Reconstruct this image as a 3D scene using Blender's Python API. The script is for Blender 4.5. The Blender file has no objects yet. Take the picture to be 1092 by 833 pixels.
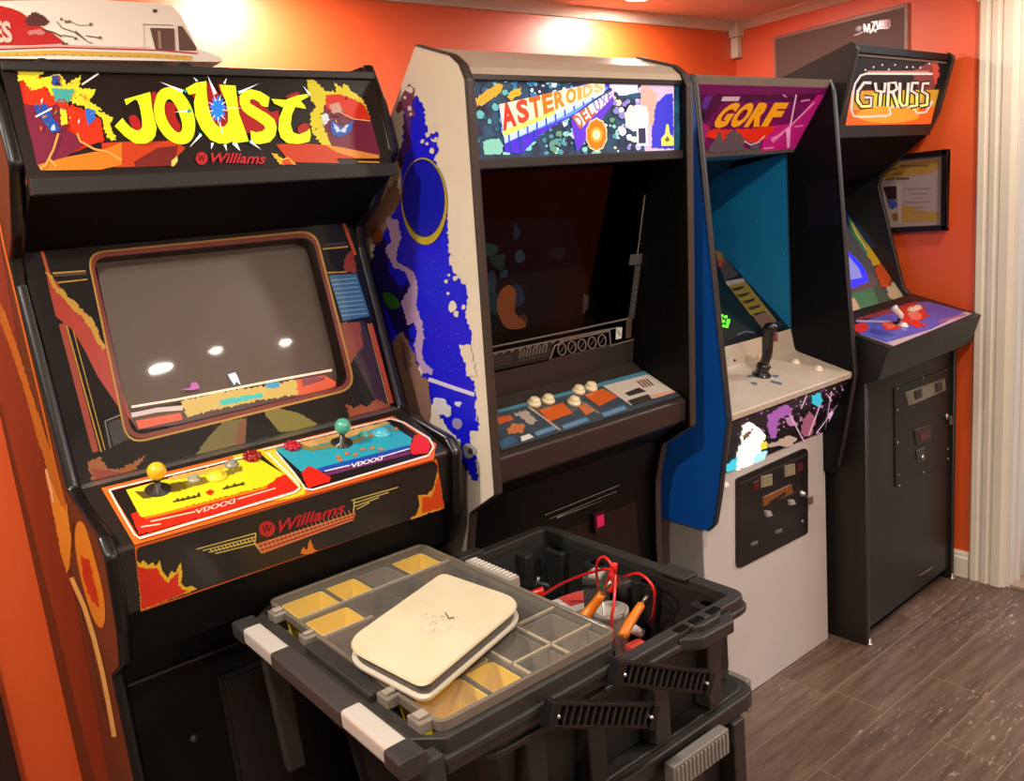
import bpy, bmesh, math, random
from mathutils import Vector, Matrix
from mathutils.geometry import tessellate_polygon
random.seed(7)
SC = bpy.context.scene
COL = SC.collection

# ------------------------------------------------------------------ camera
FPX = 900.0
def cam_axes():
    y, p, r = math.radians(38.0), math.radians(11.83), math.radians(-5.485)
    f = Vector((math.sin(y)*math.cos(p), math.cos(y)*math.cos(p), -math.sin(p)))
    rt = Vector((math.cos(y), -math.sin(y), 0)); up = rt.cross(f)
    return (math.cos(r)*rt + math.sin(r)*up, -math.sin(r)*rt + math.cos(r)*up, f)
CR, CU, CF = cam_axes()
CP = Vector((0, 0, 1.5))
cd = bpy.data.cameras.new('camera'); cam = bpy.data.objects.new('camera', cd); COL.objects.link(cam)
cd.sensor_width = 36; cd.sensor_fit = 'HORIZONTAL'; cd.lens = 36*FPX/1092; cd.clip_start = .02
m = Matrix((CR, CU, -CF)).transposed().to_4x4(); m.translation = CP
cam.matrix_world = m
SC.camera = cam
SC.view_settings.view_transform = 'Standard'; SC.view_settings.look = 'None'
SC.view_settings.gamma = 1; SC.view_settings.use_curve_mapping = False
SC.view_settings.exposure = 0.12

# a machine may stand turned by a few degrees: XF is its frame, measured points are read in that frame
XF = Matrix.Identity(4)
XLIM = None
def frame(cx=0, cy=0, deg=0):
    global XF, XLIM
    XLIM = None
    XF = Matrix.Translation((cx, cy, 0)) @ Matrix.Rotation(math.radians(deg), 4, 'Z') @ Matrix.Translation((-cx, -cy, 0))
def ray(px, py):
    return (CF*FPX + CR*(px-546) - CU*(py-416.5)).normalized()
class Plane:
    def __init__(s, p, n): s.p = Vector(p); s.n = Vector(n).normalized()
    def hit(s, px, py, off=0.0):
        inv = XF.inverted(); c = inv @ CP; d = inv.to_3x3() @ ray(px, py)
        p = s.p + s.n*off
        q = c + d*((p-c).dot(s.n)/d.dot(s.n))
        if XLIM and abs(s.n.x) < .5: q.x = min(max(q.x, XLIM[0]), XLIM[1])
        return q
def PYZ(a, b):            # plane along X through two (y,z) points, normal towards the room
    n = Vector((0, b[1]-a[1], -(b[0]-a[0])))
    if n.y > 0 or (abs(n.y) < 1e-6 and n.z < 0): n = -n
    return Plane((0, a[0], a[1]), n)
def PX_(x, s=-1): return Plane((x, 0, 0), (s, 0, 0))
def PZ_(z): return Plane((0, 0, z), (0, 0, 1))
def PY_(y): return Plane((0, y, 0), (0, -1, 0))

# ------------------------------------------------------------------ materials
def lin(c): return tuple((x/12.92 if x <= .04045 else ((x+.055)/1.055)**2.4) for x in c)
def hexc(h):
    h = h.lstrip('#'); return lin(tuple(int(h[i:i+2], 16)/255 for i in (0, 2, 4)))
MC = {}
def mat(h, rough=.5, metal=0., coat=0., emit=0., noise=None, bump=0., alpha=None, name=None, spec=.5):
    key = (h, rough, metal, coat, emit, str(noise), bump, alpha, spec)
    if key in MC: return MC[key]
    m = bpy.data.materials.new(name or ('paint_'+h.strip('#'))); m.use_nodes = True
    nt = m.node_tree; b = nt.nodes['Principled BSDF']; c = hexc(h)
    b.inputs['Base Color'].default_value = (*c, 1); b.inputs['Roughness'].default_value = rough
    b.inputs['Metallic'].default_value = metal; b.inputs['Coat Weight'].default_value = coat
    b.inputs['Coat Roughness'].default_value = .12; b.inputs['Specular IOR Level'].default_value = spec
    if emit:
        b.inputs['Emission Color'].default_value = (*c, 1); b.inputs['Emission Strength'].default_value = emit
    if noise or bump:
        tc = nt.nodes.new('ShaderNodeTexCoord')
        sc_, h2, amt = noise or (60, h, 0)
        n = nt.nodes.new('ShaderNodeTexNoise'); n.inputs['Scale'].default_value = sc_; n.inputs['Detail'].default_value = 6
        nt.links.new(tc.outputs['Object'], n.inputs['Vector'])
        rp = nt.nodes.new('ShaderNodeMapRange'); rp.inputs['From Min'].default_value = .35; rp.inputs['From Max'].default_value = .7
        rp.inputs['To Max'].default_value = amt
        nt.links.new(n.outputs['Fac'], rp.inputs['Value'])
        mx = nt.nodes.new('ShaderNodeMix'); mx.data_type = 'RGBA'
        mx.inputs['A'].default_value = (*c, 1); mx.inputs['B'].default_value = (*hexc(h2), 1)
        nt.links.new(rp.outputs['Result'], mx.inputs['Factor']); nt.links.new(mx.outputs['Result'], b.inputs['Base Color'])
        if emit: nt.links.new(mx.outputs['Result'], b.inputs['Emission Color'])
        if bump:
            bp = nt.nodes.new('ShaderNodeBump'); bp.inputs['Strength'].default_value = bump; bp.inputs['Distance'].default_value = .002
            nt.links.new(n.outputs['Fac'], bp.inputs['Height']); nt.links.new(bp.outputs['Normal'], b.inputs['Normal'])
    MC[key] = m
    return m
def glassy(name, tint, opac, rough=.03, ior=1.45):
    """thin clear pane: transparent film with a mirror-like surface"""
    m = bpy.data.materials.new(name); m.use_nodes = True; nt = m.node_tree; nt.nodes.clear()
    out = nt.nodes.new('ShaderNodeOutputMaterial'); t = nt.nodes.new('ShaderNodeBsdfTransparent'); t.inputs[0].default_value = (*hexc(tint), 1)
    g = nt.nodes.new('ShaderNodeBsdfGlossy'); g.inputs['Roughness'].default_value = rough
    d = nt.nodes.new('ShaderNodeBsdfDiffuse'); d.inputs[0].default_value = (.7, .66, .6, 1)
    fr = nt.nodes.new('ShaderNodeFresnel'); fr.inputs['IOR'].default_value = ior
    m1 = nt.nodes.new('ShaderNodeMixShader'); m2 = nt.nodes.new('ShaderNodeMixShader')
    m1.inputs[0].default_value = opac
    nt.links.new(t.outputs[0], m1.inputs[1]); nt.links.new(d.outputs[0], m1.inputs[2])
    nt.links.new(fr.outputs[0], m2.inputs[0]); nt.links.new(m1.outputs[0], m2.inputs[1]); nt.links.new(g.outputs[0], m2.inputs[2])
    nt.links.new(m2.outputs[0], out.inputs[0])
    return m
def ink(h, e=0.): return mat(h, rough=.35, coat=.3, emit=e)

# ------------------------------------------------------------------ mesh builder
def smooth_pts(pts, n=4, closed=True):
    out = []; N = len(pts)
    for i in range(N if closed else N-1):
        p0, p1, p2, p3 = [Vector(pts[(i+k) % N] if closed else pts[max(0, min(N-1, i+k))]) for k in (-1, 0, 1, 2)]
        for j in range(n):
            t = j/n
            out.append(.5*((2*p1)+(-p0+p2)*t+(2*p0-5*p1+4*p2-p3)*t*t+(-p0+3*p1-3*p2+p3)*t**3))
    if not closed: out.append(Vector(pts[-1]))
    return out
def jag_pts(pts, amp, step, rnd=random):
    out = []; N = len(pts)
    for i in range(N):
        a = Vector(pts[i]); b = Vector(pts[(i+1) % N]); d = b-a; L = d.length
        k = max(1, int(L/step)); nrm = Vector((-d.y, d.x)).normalized() if L else Vector((0, 0))
        for j in range(k):
            out.append(a+d*((j+rnd.uniform(-.45, .45)*(j > 0))/k)+(nrm*amp*1.5*(rnd.random()**1.5*(1.3 if rnd.random() < .2 else 1))*(1 if (j+i) % 2 else -1) if j else nrm*0))
    return out
def fillet(poly, r, seg=5):
    """round the corners of a closed 2d polygon; r number or list"""
    out = []; N = len(poly)
    for i in range(N):
        ri = r[i] if isinstance(r, (list, tuple)) else r
        p = Vector(poly[i]); a = Vector(poly[i-1])-p; b = Vector(poly[(i+1) % N])-p
        if ri <= 0: out.append(tuple(p)); continue
        ang = a.angle(b); t = min(ri/math.tan(ang/2), a.length*.49, b.length*.49)
        A = p+a.normalized()*t; B = p+b.normalized()*t
        for s in range(seg+1):
            u = s/seg; out.append(tuple((1-u)**2*A+2*u*(1-u)*p+u*u*B))
    return out
class MB:
    def __init__(s): s.bm = bmesh.new(); s.ms = []; s.k = 0
    def off(s, layer):
        s.k += 1; return layer*.00035+s.k*1.2e-6
    def mi(s, m):
        if m not in s.ms: s.ms.append(m)
        return s.ms.index(m)
    def faces(s, vs, fs, m, smooth=False):
        V = [s.bm.verts.new(v) for v in vs]; k = s.mi(m)
        for f in fs:
            try: fc = s.bm.faces.new([V[i] for i in f]); fc.material_index = k; fc.smooth = smooth
            except ValueError: pass
        return s
    def box(s, x0, x1, y0, y1, z0, z1, m):
        vs = [(x, y, z) for x in (x0, x1) for y in (y0, y1) for z in (z0, z1)]
        return s.faces(vs, [(0, 1, 3, 2), (4, 6, 7, 5), (0, 4, 5, 1), (2, 3, 7, 6), (0, 2, 6, 4), (1, 5, 7, 3)], m)
    def obox(s, c, dx, dy, dz, m):      # oriented box: centre and three half vectors
        c = Vector(c); dx = Vector(dx); dy = Vector(dy); dz = Vector(dz)
        vs = [c+i*dx+j*dy+k*dz for i in (-1, 1) for j in (-1, 1) for k in (-1, 1)]
        return s.faces(vs, [(0, 1, 3, 2), (4, 6, 7, 5), (0, 4, 5, 1), (2, 3, 7, 6), (0, 2, 6, 4), (1, 5, 7, 3)], m)
    def loft(s, A, B, m, capA=True, capB=True, smooth=False):
        """two matching closed 3d loops"""
        n = len(A)
        vs = list(A)+list(B); fs = [(i, (i+1) % n, n+(i+1) % n, n+i) for i in range(n)]
        if capA: fs += [tuple(range(n))[::-1]]
        if capB: fs += [tuple(range(n, 2*n))]
        return s.faces(vs, fs, m, smooth)
    def prismX(s, yz, x0, x1, m): return s.loft([(x0, y, z) for y, z in yz], [(x1, y, z) for y, z in yz], m)
    def prismZ(s, xy, z0, z1, m, grow=0.): 
        A = [(x, y, z0) for x, y in xy]; B = [(x, y, z1) for x, y in xy]
        return s.loft(A, B, m)
    def flat(s, loops, m):
        """planar polygon with holes, 3d points"""
        L = [[Vector(p) for p in lp] for lp in loops]
        tri = tessellate_polygon(L); vs = [p for lp in L for p in lp]
        return s.faces(vs, [tuple(t) for t in tri], m)
    def art(s, pl, pts, m, layer=1, smooth=0, jag=None, holes=(), thick=0):
        if isinstance(m, str): m = ink(m)
        if jag: pts = jag_pts(pts, *jag)
        if smooth: pts = smooth_pts(pts, smooth)
        o = s.off(layer)
        return s.flat([[pl.hit(p[0], p[1], o) for p in lp] for lp in [pts]+list(holes)], m)
    def stroke(s, pl, pts, w, m, layer=1, closed=False, smooth=0):
        """a line of width w pixels drawn on a plane"""
        if smooth: pts = smooth_pts(pts, smooth, closed)
        P = [Vector(p) for p in pts]; L = []; R = []; N = len(P)
        for i in range(N):
            a = P[(i-1) % N] if (closed or i) else P[i]; b = P[(i+1) % N] if (closed or i < N-1) else P[i]
            d = (b-a); d = d.normalized() if d.length else Vector((1, 0)); n = Vector((-d.y, d.x))*w/2
            L.append(P[i]+n); R.append(P[i]-n)
        if isinstance(m, str): m = ink(m)
        o = s.off(layer)
        vs = [pl.hit(p.x, p.y, o) for p in L]+[pl.hit(p.x, p.y, o) for p in R]
        k = N if closed else N-1
        return s.faces(vs, [(i, (i+1) % N, N+(i+1) % N, N+i) for i in range(k)], m)
    def panel(s, pl, px, m, thick=.008, layer=0):
        """slab whose front outline is given by pixels on a plane"""
        A = [pl.hit(x, y, layer*.00035) for x, y in px]; B = [p-pl.n*thick for p in A]
        return s.loft(A, B, m)
    def tube(s, pts, r, m, seg=8, sm=4, caps=True):
        P = smooth_pts(pts, sm, False) if sm else [Vector(p) for p in pts]
        rs = r if isinstance(r, (list, tuple)) else None
        up = Vector((0, 0, 1)); vs = []; prev = None
        for i, p in enumerate(P):
            d = (P[min(i+1, len(P)-1)]-P[max(i-1, 0)]).normalized()
            if prev is None:
                a = d.orthogonal().normalized()
            else: a = (prev-d*prev.dot(d)).normalized()
            prev = a; b = d.cross(a)
            rr = r if rs is None else rs[0]+(rs[1]-rs[0])*i/(len(P)-1)
            for k in range(seg):
                t = 2*math.pi*k/seg; vs.append(p+(a*math.cos(t)+b*math.sin(t))*rr)
        fs = [(i*seg+k, i*seg+(k+1) % seg, (i+1)*seg+(k+1) % seg, (i+1)*seg+k) for i in range(len(P)-1) for k in range(seg)]
        if caps: fs += [tuple(range(seg))[::-1], tuple((len(P)-1)*seg+k for k in range(seg))]
        return s.faces(vs, fs, m, True)
    def lathe(s, c, axis, prof, m, seg=20, smooth=True):
        """prof: list of (radius, height along axis)"""
        c = Vector(c); ax = Vector(axis).normalized(); a = ax.orthogonal().normalized(); b = ax.cross(a)
        vs = []
        for r, h in prof:
            for k in range(seg):
                t = 2*math.pi*k/seg; vs.append(c+ax*h+(a*math.cos(t)+b*math.sin(t))*max(r, 1e-5))
        n = len(prof)
        fs = [(i*seg+k, i*seg+(k+1) % seg, (i+1)*seg+(k+1) % seg, (i+1)*seg+k) for i in range(n-1) for k in range(seg)]
        fs += [tuple(range(seg))[::-1], tuple((n-1)*seg+k for k in range(seg))]
        return s.faces(vs, fs, m, smooth)
    def ball(s, c, r, m, seg=16, sq=1.):
        n = 9; return s.lathe(c, (0, 0, 1), [(r*math.sin(math.pi*i/(n-1)), -r*sq*math.cos(math.pi*i/(n-1))) for i in range(n)], m, seg)
    def text(s, txt, pl, quad, m, layer=2, bold=0., shear=0., font=None):
        """lettering fitted into a pixel quad BL, BR, TR, TL on a plane"""
        if isinstance(m, str): m = ink(m)
        cu = bpy.data.curves.new('t', 'FONT'); cu.body = txt; cu.offset = bold; cu.shear = shear; cu.resolution_u = 3
        ob = bpy.data.objects.new('t', cu); COL.objects.link(ob)
        dg = bpy.context.evaluated_depsgraph_get(); ev = ob.evaluated_get(dg); me = ev.to_mesh()
        vs = [v.co.copy() for v in me.vertices]; fs = [tuple(p.vertices) for p in me.polygons]
        ev.to_mesh_clear(); bpy.data.objects.remove(ob); bpy.data.curves.remove(cu)
        x0 = min(v.x for v in vs); x1 = max(v.x for v in vs); y0 = min(v.y for v in vs); y1 = max(v.y for v in vs)
        q = [Vector(p) for p in quad]; out = []; o = s.off(layer)
        for v in vs:
            u = (v.x-x0)/(x1-x0); w = (v.y-y0)/(y1-y0)
            p = q[0]*(1-u)*(1-w)+q[1]*u*(1-w)+q[2]*u*w+q[3]*(1-u)*w
            out.append(pl.hit(p.x, p.y, o))
        return s.faces(out, fs, m)
    def build(s, name, parent=None, bevel=0., solid=False, label=None, smooth=False, merge=True):
        if merge: bmesh.ops.remove_doubles(s.bm, verts=s.bm.verts, dist=1e-6)
        bmesh.ops.recalc_face_normals(s.bm, faces=s.bm.faces)
        if len(s.bm.faces) <= 60 and any('glass' in mm.name or 'clear' in mm.name for mm in s.ms):
            for fc in s.bm.faces:          # panes face the room
                if fc.normal.dot(Vector((0, -1, .6))) < 0: fc.normal_flip()
        me = bpy.data.meshes.new(name)
        org = Vector((0, 0, 0)); root = parent
        while root is not None:
            org = org+root.location; root = root.parent
        s.bm.transform(Matrix.Translation(-org)); s.bm.to_mesh(me); s.bm.free()
        for mm in s.ms: me.materials.append(mm)
        o = bpy.data.objects.new(name, me); COL.objects.link(o)
        if parent is not None: o.parent = parent
        if bevel:
            b = o.modifiers.new('b', 'BEVEL'); b.width = bevel; b.segments = 2; b.limit_method = 'ANGLE'; b.angle_limit = math.radians(40)
            b.harden_normals = False
        if label: o['label'] = label
        return o
def thing(name, label, cat, loc, deg=0, group=None):
    o = bpy.data.objects.new(name, None); COL.objects.link(o); o.location = loc
    o.rotation_euler = (0, 0, math.radians(deg)); o['label'] = label; o['category'] = cat
    o.empty_display_size = .1
    if group: o['group'] = group
    return o
def rootmesh(mb, name, label, cat, base, group=None, bevel=0.):
    """a thing that is one mesh, its origin at its base"""
    base = Vector(base)
    mb.bm.transform(Matrix.Translation(-base)); o = mb.build(name, None, bevel); o.location = base
    o['label'] = label; o['category'] = cat
    if group: o['group'] = group
    return o
def struct(mb, name, bevel=0.):
    o = mb.build(name, None, bevel); o['kind'] = 'structure'; return o
def dup(root, loc, label):
    r = root.copy(); COL.objects.link(r); r.location = loc; r['label'] = label
    for ch in list(root.children):
        c = ch.copy(); COL.objects.link(c); c.parent = r
        for g in ch.children:
            d = g.copy(); COL.objects.link(d); d.parent = c
    return r
def molding(mb, pts, x0, x1, m, t=.004, over=.001):
    """T-moulding that follows an open (y,z) edge line, bulging forward"""
    P = [Vector(p) for p in pts]; N = len(P); prof = [(x0-over, .001), (x0-over, t*.5), (x0+(x1-x0)*.25, t), (x0+(x1-x0)*.75, t), (x1+over, t*.5), (x1+over, .001)]
    vs = []
    for i in range(N):
        a = P[max(i-1, 0)]; b = P[min(i+1, N-1)]; d = (b-a).normalized(); n = Vector((-d.y, d.x))
        if i in (0,): pass
        for x, h in prof:
            q = P[i]+n*(-h if True else h); vs.append((x, q.x, q.y))
    k = len(prof)
    fs = [(i*k+j, i*k+j+1, (i+1)*k+j+1, (i+1)*k+j) for i in range(N-1) for j in range(k-1)]
    mb.faces(vs, fs, m, True)

# ------------------------------------------------------------------ base materials
ORANGE = mat('#ee5c1c', rough=.45, coat=.3, noise=(3, '#e65418', .5), bump=.02, name='orange_wall_paint', spec=1.0)
ORANGE.node_tree.nodes['Principled BSDF'].inputs['Coat Roughness'].default_value = .55
CREAMW = mat('#cfc6b8', rough=.6, name='pale_wall_paint')
WHITE = mat('#e6ddca', rough=.4, noise=(8, '#d8cdb8', .4), name='white_trim_paint')
CEIL = mat('#f3e6d8', rough=.7, name='ceiling_paint')
BLACK = mat('#080808', rough=.5, noise=(40, '#0f0f0f', .4), name='black_laminate', spec=.2)
BLACKM = mat('#050505', rough=.7, spec=.12, name='matt_black_board')
MOLD = mat('#0e0e0e', rough=.3, coat=.1, name='black_vinyl_edge')
DARKG = mat('#1e1c1b', rough=.5, name='dark_retainer_metal')
STEEL = mat('#b8b4ac', rough=.3, metal=.9, name='steel')

# ================================================================== room
RX, BY, CZ = 3.11, 2.262, 2.175
def make_floor():
    mb = MB(); grout = mat('#86705f', rough=.7, name='grout')
    mb.box(-1.6, 6.2, -2.6, 3.0, -.03, -.0004, grout)
    shades = []
    for i, (a, b) in enumerate((('#523d31', '#77604f'), ('#4c382d', '#705949'), ('#584337', '#7d6655'), ('#4f3b30', '#735c4b'))):
        m = bpy.data.materials.new('wood_look_tile'); m.use_nodes = True; nt = m.node_tree; bs = nt.nodes['Principled BSDF']
        tc = nt.nodes.new('ShaderNodeTexCoord'); mp = nt.nodes.new('ShaderNodeMapping'); mp.inputs['Scale'].default_value = (2.5, 22, 1)
        mp.inputs['Location'].default_value = (i*3.1, i*1.7, 0)
        n = nt.nodes.new('ShaderNodeTexNoise'); n.inputs['Scale'].default_value = 1.6; n.inputs['Detail'].default_value = 8; n.inputs['Roughness'].default_value = .65
        cr = nt.nodes.new('ShaderNodeMix'); cr.data_type = 'RGBA'; cr.inputs['A'].default_value = (*hexc(a), 1); cr.inputs['B'].default_value = (*hexc(b), 1)
        nt.links.new(tc.outputs['Object'], mp.inputs['Vector']); nt.links.new(mp.outputs['Vector'], n.inputs['Vector'])
        mr = nt.nodes.new('ShaderNodeMapRange'); mr.inputs['From Min'].default_value = .35; mr.inputs['From Max'].default_value = .7
        nt.links.new(n.outputs['Fac'], mr.inputs['Value']); nt.links.new(mr.outputs['Result'], cr.inputs['Factor'])
        # pale scuffs: thin bright bits of a stretched fine noise
        mp2 = nt.nodes.new('ShaderNodeMapping'); mp2.inputs['Scale'].default_value = (18, 90, 1); mp2.inputs['Rotation'].default_value = (0, 0, .25)
        n2 = nt.nodes.new('ShaderNodeTexNoise'); n2.inputs['Scale'].default_value = 1.0; n2.inputs['Detail'].default_value = 5; n2.inputs['Roughness'].default_value = .7
        nt.links.new(tc.outputs['Object'], mp2.inputs['Vector']); nt.links.new(mp2.outputs['Vector'], n2.inputs['Vector'])
        n3 = nt.nodes.new('ShaderNodeTexNoise'); n3.inputs['Scale'].default_value = 3.0
        nt.links.new(tc.outputs['Object'], n3.inputs['Vector'])
        r2 = nt.nodes.new('ShaderNodeMapRange'); r2.inputs['From Min'].default_value = .58; r2.inputs['From Max'].default_value = .68; r2.inputs['To Max'].default_value = .8
        nt.links.new(n2.outputs['Fac'], r2.inputs['Value'])
        r3 = nt.nodes.new('ShaderNodeMapRange'); r3.inputs['From Min'].default_value = .42; r3.inputs['From Max'].default_value = .6
        nt.links.new(n3.outputs['Fac'], r3.inputs['Value'])
        ml = nt.nodes.new('ShaderNodeMath'); ml.operation = 'MULTIPLY'
        nt.links.new(r2.outputs['Result'], ml.inputs[0]); nt.links.new(r3.outputs['Result'], ml.inputs[1])
        mx = nt.nodes.new('ShaderNodeMix'); mx.data_type = 'RGBA'; mx.inputs['B'].default_value = (*hexc('#d8bda6'), 1)
        nt.links.new(ml.outputs[0], mx.inputs['Factor']); nt.links.new(cr.outputs['Result'], mx.inputs['A'])
        nt.links.new(mx.outputs['Result'], bs.inputs['Base Color'])
        bs.inputs['Roughness'].default_value = .38
        bp = nt.nodes.new('ShaderNodeBump'); bp.inputs['Strength'].default_value = .15; bp.inputs['Distance'].default_value = .002
        nt.links.new(n.outputs['Fac'], bp.inputs['Height']); nt.links.new(bp.outputs['Normal'], bs.inputs['Normal'])
        shades.append(m)
    rr = random.Random(3); g = .0016; W = .1655; L = .61
    for k in range(-22, 11):
        y0 = 1.268+(k)*W; off = {0: 2.075, -2: 2.37, -1: 2.72, -3: 2.08}.get(k, rr.uniform(0, L))
        x = off-L*math.ceil((off+1.6)/L)
        while x < 6.1:
            mb.box(max(x+g, -1.59), min(x+L-g, 6.19), y0+g, y0+W-g, -.002, 0, rr.choice(shades)); x += L
    o = mb.build('floor', None, 0, merge=False); o['kind'] = 'structure'
make_floor()
mb = MB(); mb.box(-1.6, 6.2, -2.6, 3.0, CZ, CZ+.05, CEIL); struct(mb, 'ceiling')
mb = MB(); mb.box(-1.6, RX+.12, BY, BY+.1, 0, CZ, ORANGE); struct(mb, 'wall_back')
mb = MB()
DY0, DY1, DH = .33, 1.175, 2.03       # doorway in the right wall
mb.box(RX, RX+.12, DY1, BY, 0, CZ, ORANGE); mb.box(RX, RX+.12, -2.6, DY0, 0, CZ, ORANGE); mb.box(RX, RX+.12, DY0, DY1, DH+.1, CZ, ORANGE)
struct(mb, 'wall_right')
mb = MB(); mb.box(-1.7, -1.6, -2.6, BY+.1, 0, CZ, CREAMW); struct(mb, 'wall_left')
mb = MB(); mb.box(-1.7, RX+.12, -2.7, -2.6, 0, CZ, CREAMW); struct(mb, 'wall_front')
# crown moulding on the back and right walls, with a corner block
crown = [(0, 0), (0, -.034), (.008, -.034), (.014, -.026), (.026, -.014), (.034, -.008), (.034, 0)]
mb = MB(); mb.loft([(-1.6, BY-a, CZ+b) for a, b in crown], [(RX, BY-a, CZ+b) for a, b in crown], WHITE); struct(mb, 'trim_1')
mb = MB(); mb.loft([(RX-a, BY, CZ+b) for a, b in crown], [(RX-a, -2.6, CZ+b) for a, b in crown], WHITE); struct(mb, 'trim_2')
mb = MB(); mb.box(RX-.045, RX, BY-.045, BY, CZ-.06, CZ, WHITE); mb.box(RX-.034, RX, BY-.034, BY, CZ-.14, CZ-.06, WHITE); struct(mb, 'trim_3', .004)
base = [(0, 0), (.016, 0), (.016, .075), (.011, .082), (.011, .09), (.006, .1), (0, .1)]
mb = MB(); mb.loft([(RX-a, BY, b) for a, b in base], [(RX-a, 1.30, b) for a, b in base], WHITE); struct(mb, 'baseboard_right')
mb = MB(); mb.loft([(.125, BY-a, b) for a, b in base], [(RX, BY-a, b) for a, b in base], WHITE); struct(mb, 'baseboard_back')
mb = MB(); mb.box(-.08, .124, BY-.03, BY, 0, 2.0, mat('#2e1208', rough=.6, name='dark_board')); struct(mb, 'trim_7', .002)
# fluted door casing and jamb
def casing(y0, y1):
    w = y1-y0; pr = [(0, 0), (.006, .012), (.012, .02), (.030, .020), (.035, .014), (.041, .014), (.046, .02), (.062, .022), (.067, .016), (.074, .016), (.079, .023), (.105, .023), (.112, .014), (.12, .010), (.12, 0)]
    pr = [(a*w/.12, b) for a, b in pr]
    mb = MB(); mb.loft([(RX-b, y1-a, 0) for a, b in pr], [(RX-b, y1-a, DH+.1) for a, b in pr], WHITE); return mb
struct(casing(1.172, 1.303), 'trim_4')
mb = casing(.205, .33)
struct(mb, 'trim_5')
mb = MB(); mb.box(RX-.02, RX, .205, 1.303, DH, DH+.1, WHITE); mb.box(RX-.028, RX, .205, 1.303, DH+.1, DH+.13, WHITE)
struct(mb, 'trim_6', .003)
mb = MB(); JW = mat('#dcd6cc', rough=.35, name='jamb_paint')
mb.box(RX, RX+.12, DY1-.015, DY1, 0, DH, JW); mb.box(RX, RX+.12, DY0, DY0+.015, 0, DH, JW); mb.box(RX, RX+.12, DY0, DY1, DH-.0, DH+.1, JW); mb.box(RX+.05, RX+.07, DY1-.026, DY1-.014, 0, DH, JW)
mb.box(RX, RX+.12, DY0+.015, DY1-.015, 0, .012, mat('#a8907a', rough=.5)); struct(mb, 'door_1', .002)
# the next room seen through the doorway
mb = MB(); GW = mat('#6f7480', rough=.8, name='far_room_paint')
mb.box(6.1, 6.2, -2.6, 3.0, 0, CZ, GW); mb.box(RX+.12, 6.2, 2.9, 3.0, 0, CZ, GW); mb.box(RX+.12, 6.2, -2.7, -2.6, 0, CZ, GW); struct(mb, 'wall_far')

# ------------------------------------------------------------------ lamps
def downlight():
    t = thing('recessed_downlight', 'x', 'ceiling light', (0, 0, CZ), 0, 'recessed ceiling downlights')
    mb = MB(); mb.lathe((0, 0, CZ), (0, 0, -1), [(.062, 0), (.062, .003), (.055, .006), (.046, .004), (.046, .0)], mat('#f4efe6', rough=.5), 28)
    ring = mb.build('trim_ring'); ring.data.transform(Matrix.Translation((0, 0, -CZ))); ring.parent = t
    mb = MB(); mb.lathe((0, 0, 0), (0, 0, -1), [(.045, .0), (.045, .0045), (.04, .006)], mat('#fff0d8', emit=14, rough=.5, name='lit_lens'), 28)
    ln = mb.build('lens'); ln.parent = t
    return t
LAMPS = [(1.0, 2.04, 'recessed downlight nearest the truck, above the wall behind the leftmost cabinet', 10), (2.33, 2.07, 'recessed downlight just visible at the top edge above the third cabinet', 10),
         (2.75, .9, 'recessed downlight near the doorway trim by the right wall', 6.5), (1.38, -1.72, 'recessed downlight behind the viewer, nearest of the rear row', 30), (1.66, -1.55, 'recessed downlight behind the viewer, middle of the rear row', 8), (2.12, -1.65, 'recessed downlight behind the viewer, towards the doorway side', 14),
         (.0, .3, 'recessed downlight above the left side of the room', 15), (1.6, .45, 'recessed downlight above the black totes in front of the cabinets', 15), (-.35, 1.25, 'recessed downlight at the far left, left of the leftmost cabinet', 26)]
d0 = None
for x, y, lb, pw in LAMPS:
    if d0 is None: d0 = downlight(); d0.location = (x, y, CZ); d0['label'] = lb
    else: dup(d0, (x, y, CZ), lb)
    ld = bpy.data.lights.new('downlight_beam', 'AREA'); ld.shape = 'DISK'; ld.size = .12 if pw > 25 else (.05 if y < -1 else .08); ld.energy = pw; ld.color = (1, .91, .8)
    lo = bpy.data.objects.new('downlight_beam', ld); COL.objects.link(lo); lo.location = (x, y, CZ-.009)
def area(name, loc, rot, sz, e, col):
    ld = bpy.data.lights.new(name, 'AREA'); ld.shape = 'SQUARE'; ld.size = sz; ld.energy = e; ld.color = col
    lo = bpy.data.objects.new(name, ld); COL.objects.link(lo); lo.location = loc; lo.rotation_euler = rot
area('next_room_window_light', (4.6, .2, 2.12), (0, 0, 0), 1.2, 60, (.82, .9, 1))
w = bpy.data.worlds.new('world'); SC.world = w; w.use_nodes = True
w.node_tree.nodes['Background'].inputs[0].default_value = (1, .85, .72, 1); w.node_tree.nodes['Background'].inputs[1].default_value = .03
#@@MACHINES

def cz(x0, y0, s, *pts): return [(x0+x/s, y0+y/s) for x, y in pts]

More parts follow.
